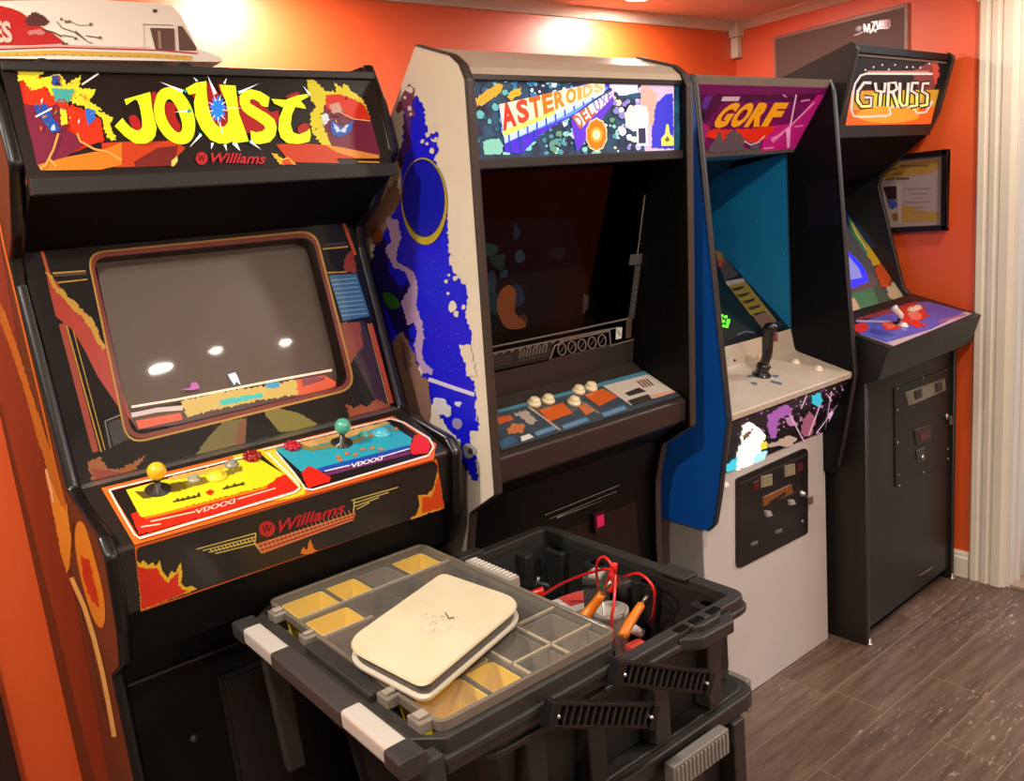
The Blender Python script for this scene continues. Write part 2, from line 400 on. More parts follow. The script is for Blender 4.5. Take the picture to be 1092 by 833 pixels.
# ================================================================== cabinet 1: the JOUST machine
def build_joust():
    frame()
    X0, X1, T = .245, .92, .02
    root = thing('arcade_cabinet', 'black arcade cabinet with yellow and blue control panel and flame artwork, leftmost of the four', 'arcade machine', (.58, 1.8, 0))
    SB = mat('#5c2a0e', rough=.5, noise=(5, '#44200c', .5), name='brown_stained_side')
    front = [(1.525, 1.808), (1.490, 1.733), (1.468, 1.638), (1.57, 1.54), (1.636, 1.504), (1.642, 1.458), (1.556, 1.112), (1.52, 1.096), (1.385, 1.068), (1.362, 1.042), (1.384, .913), (1.42, .84), (1.505, .79), (1.51, .0)]
    prof = fillet(front+[(2.2, 0), (2.2, 1.62), (2.05, 1.808)], [.02, 0, .015, 0, .02, .02, .02, .02, .02, .02, .02, .02, .02, 0, 0, 0, 0])
    for i, xa in enumerate((X0, X1-T)):
        mb = MB(); mb.prismX(prof, xa, xa+T, SB if i == 0 else BLACK)
        if i == 0:
            P = PX_(X0)
            # stencilled side art: dark red rear field, brown front, yellow flames
            mb.art(P, [(-12, 180), (6, 290), (22, 380), (48, 500), (80, 640), (104, 760), (118, 840), (104, 840), (84, 765), (60, 665), (18, 500), (-6, 400), (-30, 300)], '#560c04', 1)
            mb.art(P, cz(0, 500, 2.5, (140, 0), (160, 30), (180, 110), (192, 200), (188, 260), (178, 280), (160, 220), (138, 100), (120, 10)), '#e2972a', 2, jag=(.8, 4))
            mb.art(P, cz(0, 200, 2.45, (0, 300), (10, 320), (50, 430), (90, 560), (120, 650), (150, 740), (175, 833), (160, 833), (130, 760), (105, 680), (60, 520), (20, 400), (0, 350)), '#b06c1a', 2, jag=(.8, 4))
            mb.art(P, cz(0, 500, 2.5, (205, 145), (225, 150), (250, 230), (275, 330), (280, 400), (268, 425), (245, 390), (215, 290), (200, 200)), '#e08a22', 2, smooth=3)
            mb.art(P, cz(0, 500, 2.5, (215, 230), (235, 240), (258, 330), (262, 372), (240, 345), (222, 290)), '#c22a12', 3, jag=(1.2, 3))
            mb.stroke(P, cz(0, 500, 2.5, (190, 290), (225, 370), (250, 450), (272, 540), (290, 630), (305, 715)), 5, '#e8c06a', 3)
            mb.stroke(P, [(-6, 210), (4, 262), (20, 330), (44, 430), (62, 510), (70, 545)], 2, '#c96a1c', 3)
            mb.stroke(P, cz(0, 500, 2.5, (122, 0), (135, 50), (142, 90)), 2, '#f0d0b0', 3)
            mb.stroke(P, cz(0, 500, 2.5, (195, 140), (185, 275), (225, 420), (275, 640), (305, 720)), 1, '#3a1404', 2)
        mb.build('side_panel', root, label='brown side with red and yellow stencilled flames' if i == 0 else None)
        mb = MB(); molding(mb, fillet(front, [0]+[.014]*(len(front)-2)+[0]), xa, xa+T, MOLD); mb.build('edge_molding', root)
    a, b = X0+T, X1-T
    globals()['XLIM'] = (a, b)
    # marquee
    MP = PYZ((1.492, 1.785), (1.462, 1.612))
    mb = MB(); BK = mat('#1b100c', rough=.4, emit=.1, spec=.3)
    mb.loft([(a, 1.492, 1.785), (b, 1.492, 1.785), (b, 1.462, 1.612), (a, 1.462, 1.612)], [(a, 1.50, 1.785), (b, 1.50, 1.785), (b, 1.47, 1.612), (a, 1.47, 1.612)], BK)
    K = lambda h, e=.22: mat(h, rough=.4, coat=.0, emit=e, spec=.3)
    L = lambda *p: cz(0, 60, 5.954, *p)
    Rr = lambda *p: cz(240, 70, 6.07, *p)
    C1 = lambda *p: cz(110, 70, 7.28, *p)
    mb.art(MP, L((110, 100), (240, 110), (320, 180), (420, 330), (560, 420), (660, 530), (500, 600), (240, 690), (175, 430)), K('#b01808'), 1)
    mb.art(MP, L((150, 300), (300, 330), (430, 470), (560, 540), (420, 640), (235, 690), (180, 440)), K('#6e1a34'), 2)
    mb.art(MP, L((110, 80), (170, 70), (290, 95), (230, 140), (300, 130), (330, 120), (380, 110), (420, 180), (520, 120), (500, 200), (610, 210), (570, 290), (650, 345), (620, 350), (720, 390), (700, 440), (740, 535), (680, 520), (650, 400), (560, 330), (430, 280), (330, 260), (300, 200), (180, 235), (150, 150), (115, 160)), K('#d8cc2a'), 3, jag=(1.1, 2.2))
    mb.art(MP, L((130, 150), (200, 220), (290, 190), (320, 250), (430, 300), (560, 350), (640, 400), (660, 540), (560, 560), (480, 500), (400, 380), (300, 330), (160, 300)), K('#d22c0c'), 4, jag=(.9, 2.5))
    mb.art(MP, L((300, 330), (360, 300), (440, 400), (400, 480), (330, 380)), K('#6e1a34'), 5)
    for q, c in (([(215, 310), (290, 300), (330, 380), (385, 470), (330, 490), (280, 420), (230, 360)], '#1c4a9c'), ([(540, 330), (600, 340), (605, 400), (560, 440), (545, 390)], '#2a66c4'), ([(330, 120), (380, 125), (385, 190), (330, 180)], '#24408c'), ([(330, 200), (470, 210), (440, 290), (350, 290)], '#3f9c96'), ([(330, 440), (345, 430), (350, 470), (325, 470)], '#a8c8e8')):
        mb.art(MP, L(*q), K(c), 6, jag=(.7, 2.5))
    mb.art(MP, L((240, 690), (420, 640), (640, 600), (774, 545), (774, 690), (640, 720), (260, 725)), K('#d8741a'), 5)
    mb.art(MP, C1((-10, 600), (200, 590), (400, 590), (560, 580), (640, 640), (560, 720), (560, 775), (100, 790), (-10, 700)), K('#b83812'), 4)
    mb.art(MP, C1((240, 745), (420, 640), (580, 620), (560, 720), (560, 775), (250, 790)), K('#6e1c16'), 5)
    for q in ([(225, 385), (330, 330)], [(520, 180), (625, 110)]): mb.stroke(MP, L(*q), 1.8, K('#e8e4d8'), 8)
    for q in ([(370, 490), (340, 590), (310, 650), (290, 690), (255, 715)], [(490, 490), (510, 540), (600, 590), (680, 605), (774, 660)], [(310, 650), (360, 700)]): mb.stroke(MP, L(*q), 2.2, K('#e09a48'), 8)
    mb.art(MP, L((380, 330), (420, 340), (430, 430), (390, 440)), K('#d8c828'), 8, jag=(.6, 2.5))
    # right-hand flames
    mb.art(MP, Rr((640, 190), (760, 190), (900, 220), (945, 360), (1000, 560), (1005, 590), (700, 520), (640, 440), (600, 300)), K('#6e1a38'), 2)
    mb.art(MP, Rr((530, 90), (580, 95), (640, 160), (720, 170), (700, 100), (760, 150), (770, 115), (840, 180), (900, 230), (940, 330), (800, 330), (680, 230), (640, 260), (640, 400), (690, 520), (640, 520), (560, 430), (550, 320), (590, 270), (550, 200)), K('#d8cc2a'), 3, jag=(1.1, 2.2))
    mb.art(MP, Rr((650, 190), (740, 185), (850, 220), (905, 260), (945, 350), (820, 345), (740, 300), (660, 280)), K('#d02a0c'), 4, jag=(.8, 2.5))
    mb.art(MP, Rr((690, 350), (760, 400), (830, 350), (820, 420), (760, 460), (700, 455), (680, 400)), K('#2a58b8'), 5, jag=(.8, 2)); mb.art(MP, Rr((700, 360), (750, 420), (800, 370), (780, 430), (720, 430)), K('#bcd8ee'), 6, jag=(.8, 2))
    mb.art(MP, Rr((620, 320), (660, 310), (680, 350), (640, 390)), K('#cfe0ee'), 6, jag=(.6, 2)); mb.art(MP, Rr((670, 250), (740, 240), (760, 300), (700, 310)), K('#c89a88'), 6, jag=(.6, 2))
    mb.stroke(MP, Rr((740, 300), (830, 345), (940, 358)), 1.3, K('#e0a878'), 7)
    mb.art(MP, Rr((330, 510), (500, 500), (700, 520), (990, 580), (1000, 600), (720, 600), (740, 632), (420, 625)), K('#c03c12'), 4)
    mb.art(MP, Rr((640, 510), (760, 530), (1000, 580), (995, 600), (860, 600), (720, 560)), K('#d88a38'), 5); mb.stroke(MP, Rr((860, 622), (1000, 625)), 1.4, K('#d89a40'), 6)
    mb.art(MP, Rr((300, 565), (330, 570), (370, 600), (400, 590), (430, 610), (460, 640), (350, 640)), K('#e0b838'), 6, jag=(.8, 2)); mb.art(MP, Rr((370, 615), (410, 600), (440, 640), (370, 640)), K('#d04418'), 7)
    mb.art(MP, C1((530, 740), (575, 700), (580, 740), (550, 780), (530, 780)), K('#d8c860'), 6)
    rq = random.Random(9)
    for _ in range(70):
        if rq.random() < .6: x, y = rq.gauss(400, 110), rq.gauss(300, 95); T_ = L
        else: x, y = rq.gauss(690, 60), rq.gauss(320, 70); T_ = Rr
        if T_ is L and not (190 < x < 640 and 130 < y < 480): continue
        if T_ is Rr and not (570 < x < 860 and 190 < y < 450): continue
        s_ = rq.uniform(7, 22) * (1 if T_ is L else .8); an = rq.uniform(0, 3.14)
        mb.art(MP, T_(*[(x+math.cos(an+k*1.57)*s_*(1 if k % 2 else .35), y+math.sin(an+k*1.57)*s_*(1 if k % 2 else .35)) for k in range(4)]), K(rq.choice(('#c8bc2c', '#2a1410', '#d8701c', '#8c8428', '#c8d0c0', '#3a1018', '#5a7c78', '#a81c14'))), 7, jag=(.5, 2))
    # red shadow shapes behind the letters
    for q in (C1((370, 215), (420, 215), (430, 330), (400, 420), (380, 330)), C1((200, 400), (250, 385), (290, 440), (290, 500), (230, 490)), C1((480, 290), (560, 300), (590, 400), (600, 510), (560, 505), (490, 400)), C1((800, 150), (850, 150), (960, 330), (980, 440), (920, 480), (840, 450), (800, 300)), C1((890, 150), (930, 150), (960, 280), (920, 230)),
              C1((690, 200), (760, 170), (790, 240), (700, 250)), Rr((80, 200), (200, 200), (290, 300), (345, 290), (340, 380), (290, 420), (170, 440), (110, 400)), Rr((390, 200), (470, 170), (480, 200), (420, 210)), Rr((470, 400), (520, 370), (545, 395), (540, 430), (480, 440))):
        mb.art(MP, q, K('#a81c1c'), 7, smooth=2)
    mb.art(MP, C1((560, 330), (600, 380), (612, 470), (585, 440), (560, 380)), K('#120c0a'), 8)
    Yl = K('#d9e619', .55)
    Oo = C1((398, 300), (430, 205), (500, 168), (580, 185), (650, 260), (695, 350), (715, 450), (700, 550), (650, 603), (570, 605), (490, 560), (430, 480), (400, 390))
    Oh = C1((478, 300), (515, 258), (565, 312), (600, 400), (615, 470), (598, 518), (560, 508), (512, 450), (482, 380))
    mb.art(MP, smooth_pts(Oo, 3), Yl, 10, holes=[smooth_pts(Oh, 3)])
    mb.art(MP, C1((165, 262), (365, 205), (380, 330), (415, 480), (405, 545), (380, 580), (330, 605), (250, 605), (170, 550), (90, 470), (150, 405), (175, 440), (215, 480), (255, 503), (285, 500), (303, 480), (302, 420), (285, 320), (265, 268), (245, 262), (180, 306)), Yl, 10)
    U = C1((640, 178), (720, 132), (803, 120), (803, 200), (815, 310), (842, 400), (870, 450), (905, 478), (945, 470), (968, 440), (970, 370), (950, 270), (915, 190), (905, 148), (1028, 155))+Rr((90, 310), (135, 430), (152, 490), (60, 503))+C1((1000, 590), (960, 605), (900, 605), (830, 575), (760, 490), (715, 390), (705, 280), (722, 215), (665, 225))
    mb.art(MP, U, Yl, 11)
    mb.art(MP, Rr((95, 195), (120, 168), (165, 152), (230, 168), (288, 205), (278, 268), (240, 262), (215, 232), (180, 215), (160, 222), (162, 245), (220, 280), (280, 315), (320, 350), (335, 400), (325, 455), (290, 495), (225, 508), (170, 500), (165, 420), (200, 432), (240, 425), (262, 405), (250, 385), (200, 350), (150, 320), (115, 290), (95, 245)), Yl, 10)
    mb.art(MP, Rr((300, 215), (390, 222), (460, 195), (530, 183), (542, 200), (490, 228), (515, 258), (525, 280), (455, 268), (432, 320), (425, 380), (440, 432), (480, 445), (530, 425), (548, 405), (556, 450), (546, 492), (470, 508), (400, 500), (360, 465), (345, 410), (350, 340), (378, 272), (318, 245)), Yl, 10)
    # burst of light
    def spike(x, y, dx, dy, w, c, ly): 
        v = Vector((dx, dy)); n = Vector((-dy, dx)).normalized()*w/2
        mb.art(MP, [(x-n.x, y-n.y), (x+dx, y+dy), (x+n.x, y+n.y)], K(c, .6), ly)
    cx, cy = C1((890, 335))[0]
    for sx, sy, ex, ey, w in ((870, 220, 812, 80, 4), (620, 200, 440, 125, 3), (730, 120, 700, 90, 2), (940, 140, 960, 95, 2.4), (760, 535, 670, 635, 3), (850, 600, 838, 650, 3), (945, 610, 960, 665, 3), (1010, 600, 1060, 660, 3), (655, 350, 550, 362, 2), (820, 330, 800, 325, 1.2), (905, 440, 930, 550, 1.6), (960, 330, 1090, 330, 1.2)):
        p = C1((sx, sy))[0]; q = C1((ex, ey))[0]; spike(p[0], p[1], q[0]-p[0], q[1]-p[1], w, '#eef2f4', 13)
    for sx, sy, ex, ey, w in ((90, 175, 220, 115, 3), (165, 490, 235, 545, 3), (70, 505, 100, 555, 3), (550, 190, 505, 130, 2.4)):
        p = Rr((sx, sy))[0]; q = Rr((ex, ey))[0]; spike(p[0], p[1], q[0]-p[0], q[1]-p[1], w, '#dfeef0', 13)
    for q in (C1((640, 345), (670, 335), (690, 355), (660, 370)), C1((740, 520), (770, 530), (750, 560)), C1((620, 180), (655, 195), (640, 215)), Rr((80, 160), (105, 165), (90, 185)), Rr((150, 480), (185, 490), (165, 505))): mb.art(MP, q, K('#23a0a0'), 12)
    star = []
    for i in range(18):
        r = 15 if i % 2 == 0 else 8.6; t = i*math.pi/9; star.append((cx+math.sin(t)*r*.62, cy-math.cos(t)*r))
    mb.art(MP, star, K('#1f6ff0', .9), 14)
    for i in range(9):
        t = i*2*math.pi/9+.3; spike(cx+math.sin(t)*9*.6, cy-math.cos(t)*9, math.sin(t)*7, -math.cos(t)*8, 1.4, '#e8ecf8', 15)
    # maker's name
    RD = K('#b8222c')
    lc = C1((765, 720))[0]; mb.art(MP, [(lc[0]+6.4*math.cos(t*math.pi/10), lc[1]+6.8*math.sin(t*math.pi/10)) for t in range(20)], RD, 9)
    mb.text('W', MP, [(lc[0]-4, lc[1]+4), (lc[0]+3.6, lc[1]+3.8), (lc[0]+3.6, lc[1]-4), (lc[0]-4, lc[1]-4)], K('#2a0a0a'), 10, .01)
    mb.text('Williams', MP, [(224.5, 173.5), (283, 175), (284, 163.5), (225, 163)], RD, 9, .02, .25)
    mb.build('marquee', root, merge=False, label='black marquee with big yellow letters between flames')
    mb = MB(); mb.box(a, b, 1.450, 1.470, 1.592, 1.617, DARKG); mb.box(a, b, 1.484, 1.499, 1.776, 1.790, DARKG); mb.build('marquee_retainer', root, .002)
    mb = MB(); mb.prismX([(1.47, 1.594), (1.645, 1.512), (1.655, 1.53), (1.48, 1.612)], a, b, BLACKM); mb.build('speaker_panel', root)
    mb = MB(); mb.prismX([(1.498, 1.776), (2.04, 1.776), (2.04, 1.7895), (1.498, 1.7895)], a, b, BLACK)
    mb.box(a, b, 2.17, 2.19, 0, 1.62, BLACK); mb.build('cabinet_shell', root)
    # printed bezel glass
    GP = PYZ((1.655, 1.545), (1.567, 1.105))
    GQ = lambda *p: cz(20, 215, 2.775, *p)
    GR = lambda *p: cz(200, 200, 2.775, *p)
    hole = fillet([(98, 276), (334, 253), (372, 410), (141, 464)], [14, 18, 16, 18])
    ra = [GP.hit(x, y) for x, y in hole]
    mb = MB(); bz = mat('#0c0908', rough=.4, spec=.2)
    outer = [Vector((a, 1.6665, 1.6)), Vector((b, 1.6665, 1.6)), Vector((b, 1.560, 1.07)), Vector((a, 1.560, 1.07))]
    outer = [GP.p+(v-GP.p)-GP.n*((v-GP.p).dot(GP.n)) for v in outer]
    mb.flat([outer, ra], bz)
    OR = '#e0541a'; YE = '#e0b428'
    mb.stroke(GP, [(38, 243), (362, 226)], 3.4, OR, 1); mb.stroke(GP, [(38, 240.5), (363, 223.5)], 1, YE, 2)
    mb.stroke(GP, [(362, 226), (379, 272)], 3.4, OR, 1); mb.stroke(GP, [(395, 345), (418, 430)], 4, OR, 1); mb.stroke(GP, [(392, 345), (415, 432)], 1, YE, 2)
    mb.stroke(GP, [(37, 243), (52, 292)], 3.4, OR, 1); mb.stroke(GP, [(66, 345), (102, 482)], 7, '#b83a10', 1); mb.stroke(GP, [(71, 347), (108, 482)], 1.4, YE, 2); mb.stroke(GP, [(78, 352), (112, 480)], 1, YE, 2)
    mb.stroke(GP, GQ((100, 212), (198, 205)), 1.6, YE, 2); mb.stroke(GP, GQ((115, 240), (203, 230)), 1.6, YE, 2); mb.stroke(GP, GQ((105, 218), (200, 212)), 3, '#5a3a14', 1)
    mb.stroke(GP, GR((400, 182), (475, 175)), 1.6, YE, 2); mb.stroke(GP, GR((415, 252), (470, 250)), 1.4, YE, 2); mb.stroke(GP, GR((405, 170), (470, 165)), 3, '#3a2a14', 1)
    mb.art(GP, GQ((80, 205), (110, 235), (150, 290), (205, 335), (235, 395), (262, 435), (270, 470), (320, 600), (335, 650), (290, 600), (235, 520), (195, 440), (160, 380), (110, 340), (90, 260)), '#c8300c', 1)
    fl = [(80, 205), (98, 218), (112, 250), (130, 258), (150, 285), (172, 300), (190, 325), (214, 340), (232, 372), (240, 405), (262, 432), (250, 440), (230, 415), (212, 375), (190, 345), (160, 320), (140, 295), (118, 272), (98, 250)]
    mb.art(GP, GQ(*fl), YE, 2, jag=(1.1, 2.4))
    mb.art(GP, GR((460, 250), (470, 200), (488, 185), (500, 250)), '#a82c10', 1, jag=(1, 3)); mb.art(GP, GR((450, 400), (520, 395), (560, 500), (600, 660), (560, 640), (500, 520), (460, 470)), '#3a1a0e', 1)
    mb.art(GP, GR((450, 400), (510, 400), (520, 470), (480, 520), (455, 450)), '#a8441c', 2, jag=(1, 3))
    mb.art(GP, GR((470, 640), (490, 655), (510, 640), (530, 650), (560, 625), (585, 640), (605, 650), (600, 680), (480, 692)), '#b8561c', 2, jag=(1.6, 2.4))
    mb.art(GP, GR((215, 655), (260, 650), (330, 668), (385, 700), (330, 720), (270, 722), (245, 690)), '#8d8628', 2, jag=(1, 3)); mb.art(GP, GR((20, 800), (60, 740), (110, 690), (170, 685), (165, 770), (130, 790)), '#7a7020', 2, jag=(1, 3)); mb.art(GP, GR((150, 700), (175, 680), (170, 775), (140, 780)), '#8a4a1c', 3)
    mb.art(GP, GQ((205, 770), (240, 755), (262, 790), (300, 795), (330, 775), (375, 750), (350, 790), (395, 790), (380, 800), (290, 815), (215, 833)), '#b86a1c', 2, jag=(1.4, 2.4)); mb.art(GP, GQ((215, 790), (260, 795), (300, 805), (230, 830)), '#a8300f', 3, jag=(1, 2.4))
    mb.stroke(GP, GQ((255, 650), (300, 632), (310, 632)), 1.6, '#8a8078', 2); mb.stroke(GP, GQ((255, 650), (272, 730)), 1.6, '#8a8078', 2)
    mb.art(GP, GQ((262, 655), (318, 635), (330, 700), (280, 725)), '#15100e', 1)
    ring = [(x, y) for x, y in fillet([(93, 270), (336, 246), (379, 414), (136, 474)], [16, 20, 18, 20])]
    mb.stroke(GP, ring, 2.2, '#dca82c', 5, True); mb.stroke(GP, fillet([(96, 273), (335, 249.5), (375.5, 412), (139, 469)], [15, 19, 17, 19]), 5, '#8a2410', 4, True)
    # blue instruction card
    mb.art(GP, GR((418, 260), (500, 255), (540, 380), (460, 395)), '#2f7fb4', 3)
    for i in range(9): mb.stroke(GP, GR((424+i*4, 275+i*13), (500+i*4, 268+i*13)), 1.0, '#9cc6dc', 4)
    mb.build('bezel', root, merge=False, label='black bezel printed with orange flames and a yellow ring')
    # picture tube, deeper behind the bezel
    n = GP.n; mb = MB(); SP = Plane(GP.p-n*.045, n); SR = mat('#857a70', rough=.45, spec=.2, noise=(4, '#776c64', .5), name='grey_tube_glass')
    c4 = [SP.hit(102, 281), SP.hit(335, 258), SP.hit(374, 410), SP.hit(140, 470)]; N = 12; vs = []; fs = []
    for j in range(N+1):
        for i in range(N+1):
            u, v = i/N, j/N; p = c4[0]*(1-u)*(1-v)+c4[1]*u*(1-v)+c4[2]*u*v+c4[3]*(1-u)*v
            vs.append(p+n*(.018*(1-(2*u-1)**2)*(1-(2*v-1)**2)))
    fs = [(j*(N+1)+i, j*(N+1)+i+1, (j+1)*(N+1)+i+1, (j+1)*(N+1)+i) for j in range(N) for i in range(N)]
    mb.faces(vs, fs, SR, True); scr = mb.build('screen', root)
    mb = MB(); SQ = Plane(SP.p+n*.0185, n); S2 = lambda *p: cz(140, 380, 4.368, *p); e = 1.0; KK = lambda h: mat(h, rough=.3, emit=e*.8)
    mb.art(SQ, S2((-20, 270), (160, 240), (235, 225), (400, 190), (420, 200), (935, 60), (960, 150), (420, 290), (30, 345)), KK('#40221c'), 0)
    mb.art(SQ, S2((20, 300), (230, 262), (240, 295), (80, 330), (35, 338)), KK('#c44a28'), 2); mb.art(SQ, S2((770, 110), (900, 88), (955, 120), (950, 150), (770, 185)), KK('#c44a20'), 2)
    mb.art(SQ, S2((230, 210), (380, 175), (520, 150), (680, 128), (770, 110), (775, 180), (600, 205), (400, 245), (260, 285)), KK('#b89a48'), 3, jag=(1.2, 3))
    mb.art(SQ, S2((410, 205), (610, 170), (615, 190), (420, 230)), KK('#2aa79c'), 5, jag=(.8, 2)); mb.art(SQ, S2((625, 125), (690, 118), (690, 145), (630, 152)), KK('#2a86a4'), 5, jag=(.8, 2)); mb.art(SQ, S2((790, 110), (895, 92), (900, 110), (800, 140)), KK('#7a2e3a'), 5, jag=(1, 2))
    mb.stroke(SQ, S2((0, 236), (220, 200), (400, 165), (640, 118), (935, 64)), 2.4, KK('#e8cdb4'), 6); mb.stroke(SQ, S2((0, 275), (120, 250), (240, 240)), 5, KK('#b9a79c'), 3)
    mb.art(SQ, S2((450, 85), (485, 75), (500, 105), (510, 135), (490, 118), (480, 135), (462, 108)), KK('#c8d4ee'), 6); mb.art(SQ, S2((230, 155), (275, 145), (280, 125), (305, 120), (320, 150), (280, 158)), KK('#a84a94'), 6)
    mb.stroke(SQ, S2((185, 345), (260, 325), (380, 305)), 1.2, KK('#b8a8a0'), 6)
    mb.build('screen_picture', scr, merge=False, label='lit strip of red, yellow and teal at the foot of the screen')
    mb = MB()  # shroud between bezel and tube
    hr = [GP.hit(x, y) for x, y in hole]; hb = [p-n*.075 for p in hr]
    mb.loft(hr, hb, mat('#241c19', rough=.6), False, False); mb.loft([p-n*.078 for p in outer], [p-n*.085 for p in outer], BLACKM); mb.build('screen_shroud', root)
    gl = MB(); gl.flat([[p+n*.006 for p in outer]], glassy('display_glass', '#ffffff', .0, .03, 1.33)); gl.build('display_glass', root)
    # control panel
    TP = PYZ((1.372, 1.047), (1.545, 1.112)); FP = PYZ((1.372, 1.047), (1.397, .928))
    mb = MB(); body = mat('#201d1a', rough=.32, coat=.3)
    mb.prismX(fillet([(1.372, 1.047), (1.397, .928), (1.42, .915), (1.57, 1.03), (1.57, 1.095), (1.545, 1.112)], [.012, .01, 0, 0, 0, 0]), a, b, body)
    mb.prismX([(1.545, 1.108), (1.575, 1.119), (1.58, 1.10), (1.55, 1.09)], a, b, STEEL)
    A = lambda *p: cz(100, 440, 3.7875, *p); B = lambda *p: cz(280, 430, 4.386, *p)
    O1 = '#e0641c'
    mb.art(TP, A((30, 305))+B((610, 60), (812, 190), (800, 262))+A((165, 535)), O1, 1)
    mb.art(TP, A((560, 175), (730, 135), (860, 300), (850, 330), (800, 345), (700, 360)), '#dcc81e', 2)
    # yellow-orange rim blends to the right
    W = '#f0dcd0'
    mb.art(TP, A((70, 318), (672, 165), (835, 305), (180, 500)), '#1a1612', 3)
    mb.art(TP, A((130, 312), (650, 175), (790, 262), (760, 290), (190, 425)), '#e3d41c', 4)
    mb.art(TP, A((300, 262), (500, 215), (560, 200), (560, 215), (400, 262), (310, 275)), '#d8a050', 5, jag=(.6, 3))
    mb.art(TP, A((165, 320), (230, 315), (300, 290), (450, 260), (600, 215), (600, 235), (440, 290), (300, 325), (200, 348)), '#7a6a20', 5, jag=(.9, 3)); mb.art(TP, A((165, 318), (240, 318), (300, 330), (200, 348)), '#5a4a18', 6)
    mb.art(TP, A((150, 410), (175, 400), (200, 425), (700, 295), (740, 262), (775, 250), (825, 275), (830, 312), (182, 495)), '#cf2414', 6, jag=(.7, 3))
    mb.stroke(TP, A((205, 425), (300, 405), (700, 302)), 2.5, '#e0781c', 7)
    mb.stroke(TP, A((230, 440), (410, 400)), 1.3, '#f0c8a8', 8); mb.stroke(TP, A((580, 350), (735, 305)), 1.3, '#f0c8a8', 8); mb.stroke(TP, A((190, 462), (270, 450)), 1.3, '#f0c8a8', 8)
    mb.text('VIXXXI', TP, A((408, 412), (570, 366), (572, 346), (410, 392)), '#f0b8a0', 9, .03)
    mb.art(TP, A((450, 322), (470, 310), (488, 318), (470, 335)), '#c8201a', 8)
    for q in ((320, 360, 430, 335), (520, 308, 610, 285)): mb.stroke(TP, A((q[0], q[1]), (q[2], q[3])), 1.8, '#4a4414', 7)
    for q in ((330, 352), (350, 350), (372, 343), (395, 340), (415, 330), (530, 300), (560, 292), (590, 288)): mb.art(TP, A((q[0], q[1]), (q[0]+12, q[1]-9), (q[0]+16, q[1]+8)), '#3a3a18', 8)
    mb.stroke(TP, A((62, 312), (665, 165)), 1.8, W, 10); mb.stroke(TP, A((62, 312), (110, 400), (163, 490), (185, 508), (810, 322), (832, 305), (825, 285), (700, 160)), 2.2, W, 10)
    # blue half
    mb.art(TP, A((735, 150))+B((610, 66), (790, 190), (785, 235), (230, 405), (190, 395)), '#1a1612', 3)
    mb.art(TP, B((60, 215), (580, 88), (700, 165), (690, 200), (280, 305), (180, 320)), '#2a9fb4', 4)
    mb.art(TP, B((150, 190), (200, 210), (400, 160), (600, 95), (580, 85), (330, 145)), '#c8a060', 5, jag=(.5, 3)); mb.stroke(TP, B((160, 195), (230, 215), (420, 180), (600, 120)), 4, '#8a7a3c', 6)
    mb.stroke(TP, B((260, 315), (690, 205)), 5, '#1c4aa8', 6); mb.stroke(TP, B((270, 340), (690, 230)), 4, '#6a2a5a', 6)
    mb.stroke(TP, B((290, 318), (410, 290)), 1.2, '#e0e0f0', 8); mb.stroke(TP, B((560, 250), (690, 212)), 1.2, '#e0e0f0', 8)
    mb.text('VIXXXI', TP, B((412, 305), (560, 265), (562, 245), (414, 283)), '#e8e0f0', 9, .03)
    mb.art(TP, B((180, 325), (215, 295), (260, 310), (320, 350), (310, 372), (210, 395)), '#cf2414', 7, jag=(.8, 3)); mb.art(TP, B((690, 195), (710, 150), (760, 155), (785, 200), (775, 235), (700, 240)), '#cf2414', 7, jag=(.8, 3))
    for q in ((340, 250), (380, 235), (420, 240), (455, 215), (500, 210), (350, 265), (540, 215), (470, 150), (500, 145), (610, 120)): mb.art(TP, B((q[0], q[1]), (q[0]+16, q[1]-10), (q[0]+28, q[1]+2), (q[0]+10, q[1]+10)), '#c07a3c', 8)
    mb.stroke(TP, B((0, 218), (600, 72)), 1.6, W, 10); mb.stroke(TP, B((600, 72), (660, 90), (780, 165), (800, 205), (775, 245), (235, 405), (200, 400), (150, 330), (60, 225)), 2, W, 10)
    mb.stroke(TP, A((690, 158), (828, 300)), 1.2, '#d8e060', 11); mb.stroke(TP, A((715, 152), (850, 300)), 1.2, '#d8e060', 11)
    # front face art
    mb.art(FP, A((165, 540))+B((800, 262), (815, 262), (848, 490))+A((190, 805)), O1, 1)
    fb = fillet(A((172, 548))+B((800, 270), (818, 290))+B((825, 500))+A((186, 800)), [6, 2, 5, 2, 2]); mb.art(FP, fb, '#26221e', 2)
    mb.art(FP, A((176, 598), (190, 612), (200, 596), (222, 618), (238, 604), (250, 622), (266, 596), (276, 640), (298, 668), (312, 640), (330, 648), (352, 604), (358, 660), (352, 690), (372, 706), (395, 700), (418, 712), (380, 728), (350, 738), (190, 800)), '#e8c020', 3, jag=(.5, 2)); mb.art(FP, A((178, 620), (215, 632), (256, 628), (272, 660), (298, 690), (322, 664), (344, 640), (342, 700), (362, 716), (384, 716), (350, 736), (192, 796)), '#d82c12', 4, jag=(.8, 2.2))
    mb.art(FP, B((818, 320), (800, 390), (770, 430), (725, 430), (735, 480), (725, 510), (690, 545), (740, 530), (850, 492)), '#e0a030', 3, jag=(1, 3)); mb.art(FP, B((822, 340), (806, 400), (790, 440), (745, 440), (748, 515), (850, 485)), '#d84a18', 4, jag=(.8, 3))
    mb.art(FP, B((175, 705), (190, 670), (205, 690), (222, 635), (240, 680), (258, 690), (215, 708)), '#d87a28', 3, jag=(.5, 2))
    RD2 = '#c0202a'; lx, ly = A((700, 470))[0]
    mb.art(FP, [(lx+8.6*math.cos(t*math.pi/10), ly+8.4*math.sin(t*math.pi/10)) for t in range(20)], RD2, 3)
    mb.text('W', FP, [(lx-5, ly+5), (lx+5, ly+3.6), (lx+5, ly-5), (lx-5, ly-3.6)], '#3a0a0c', 4, .01)
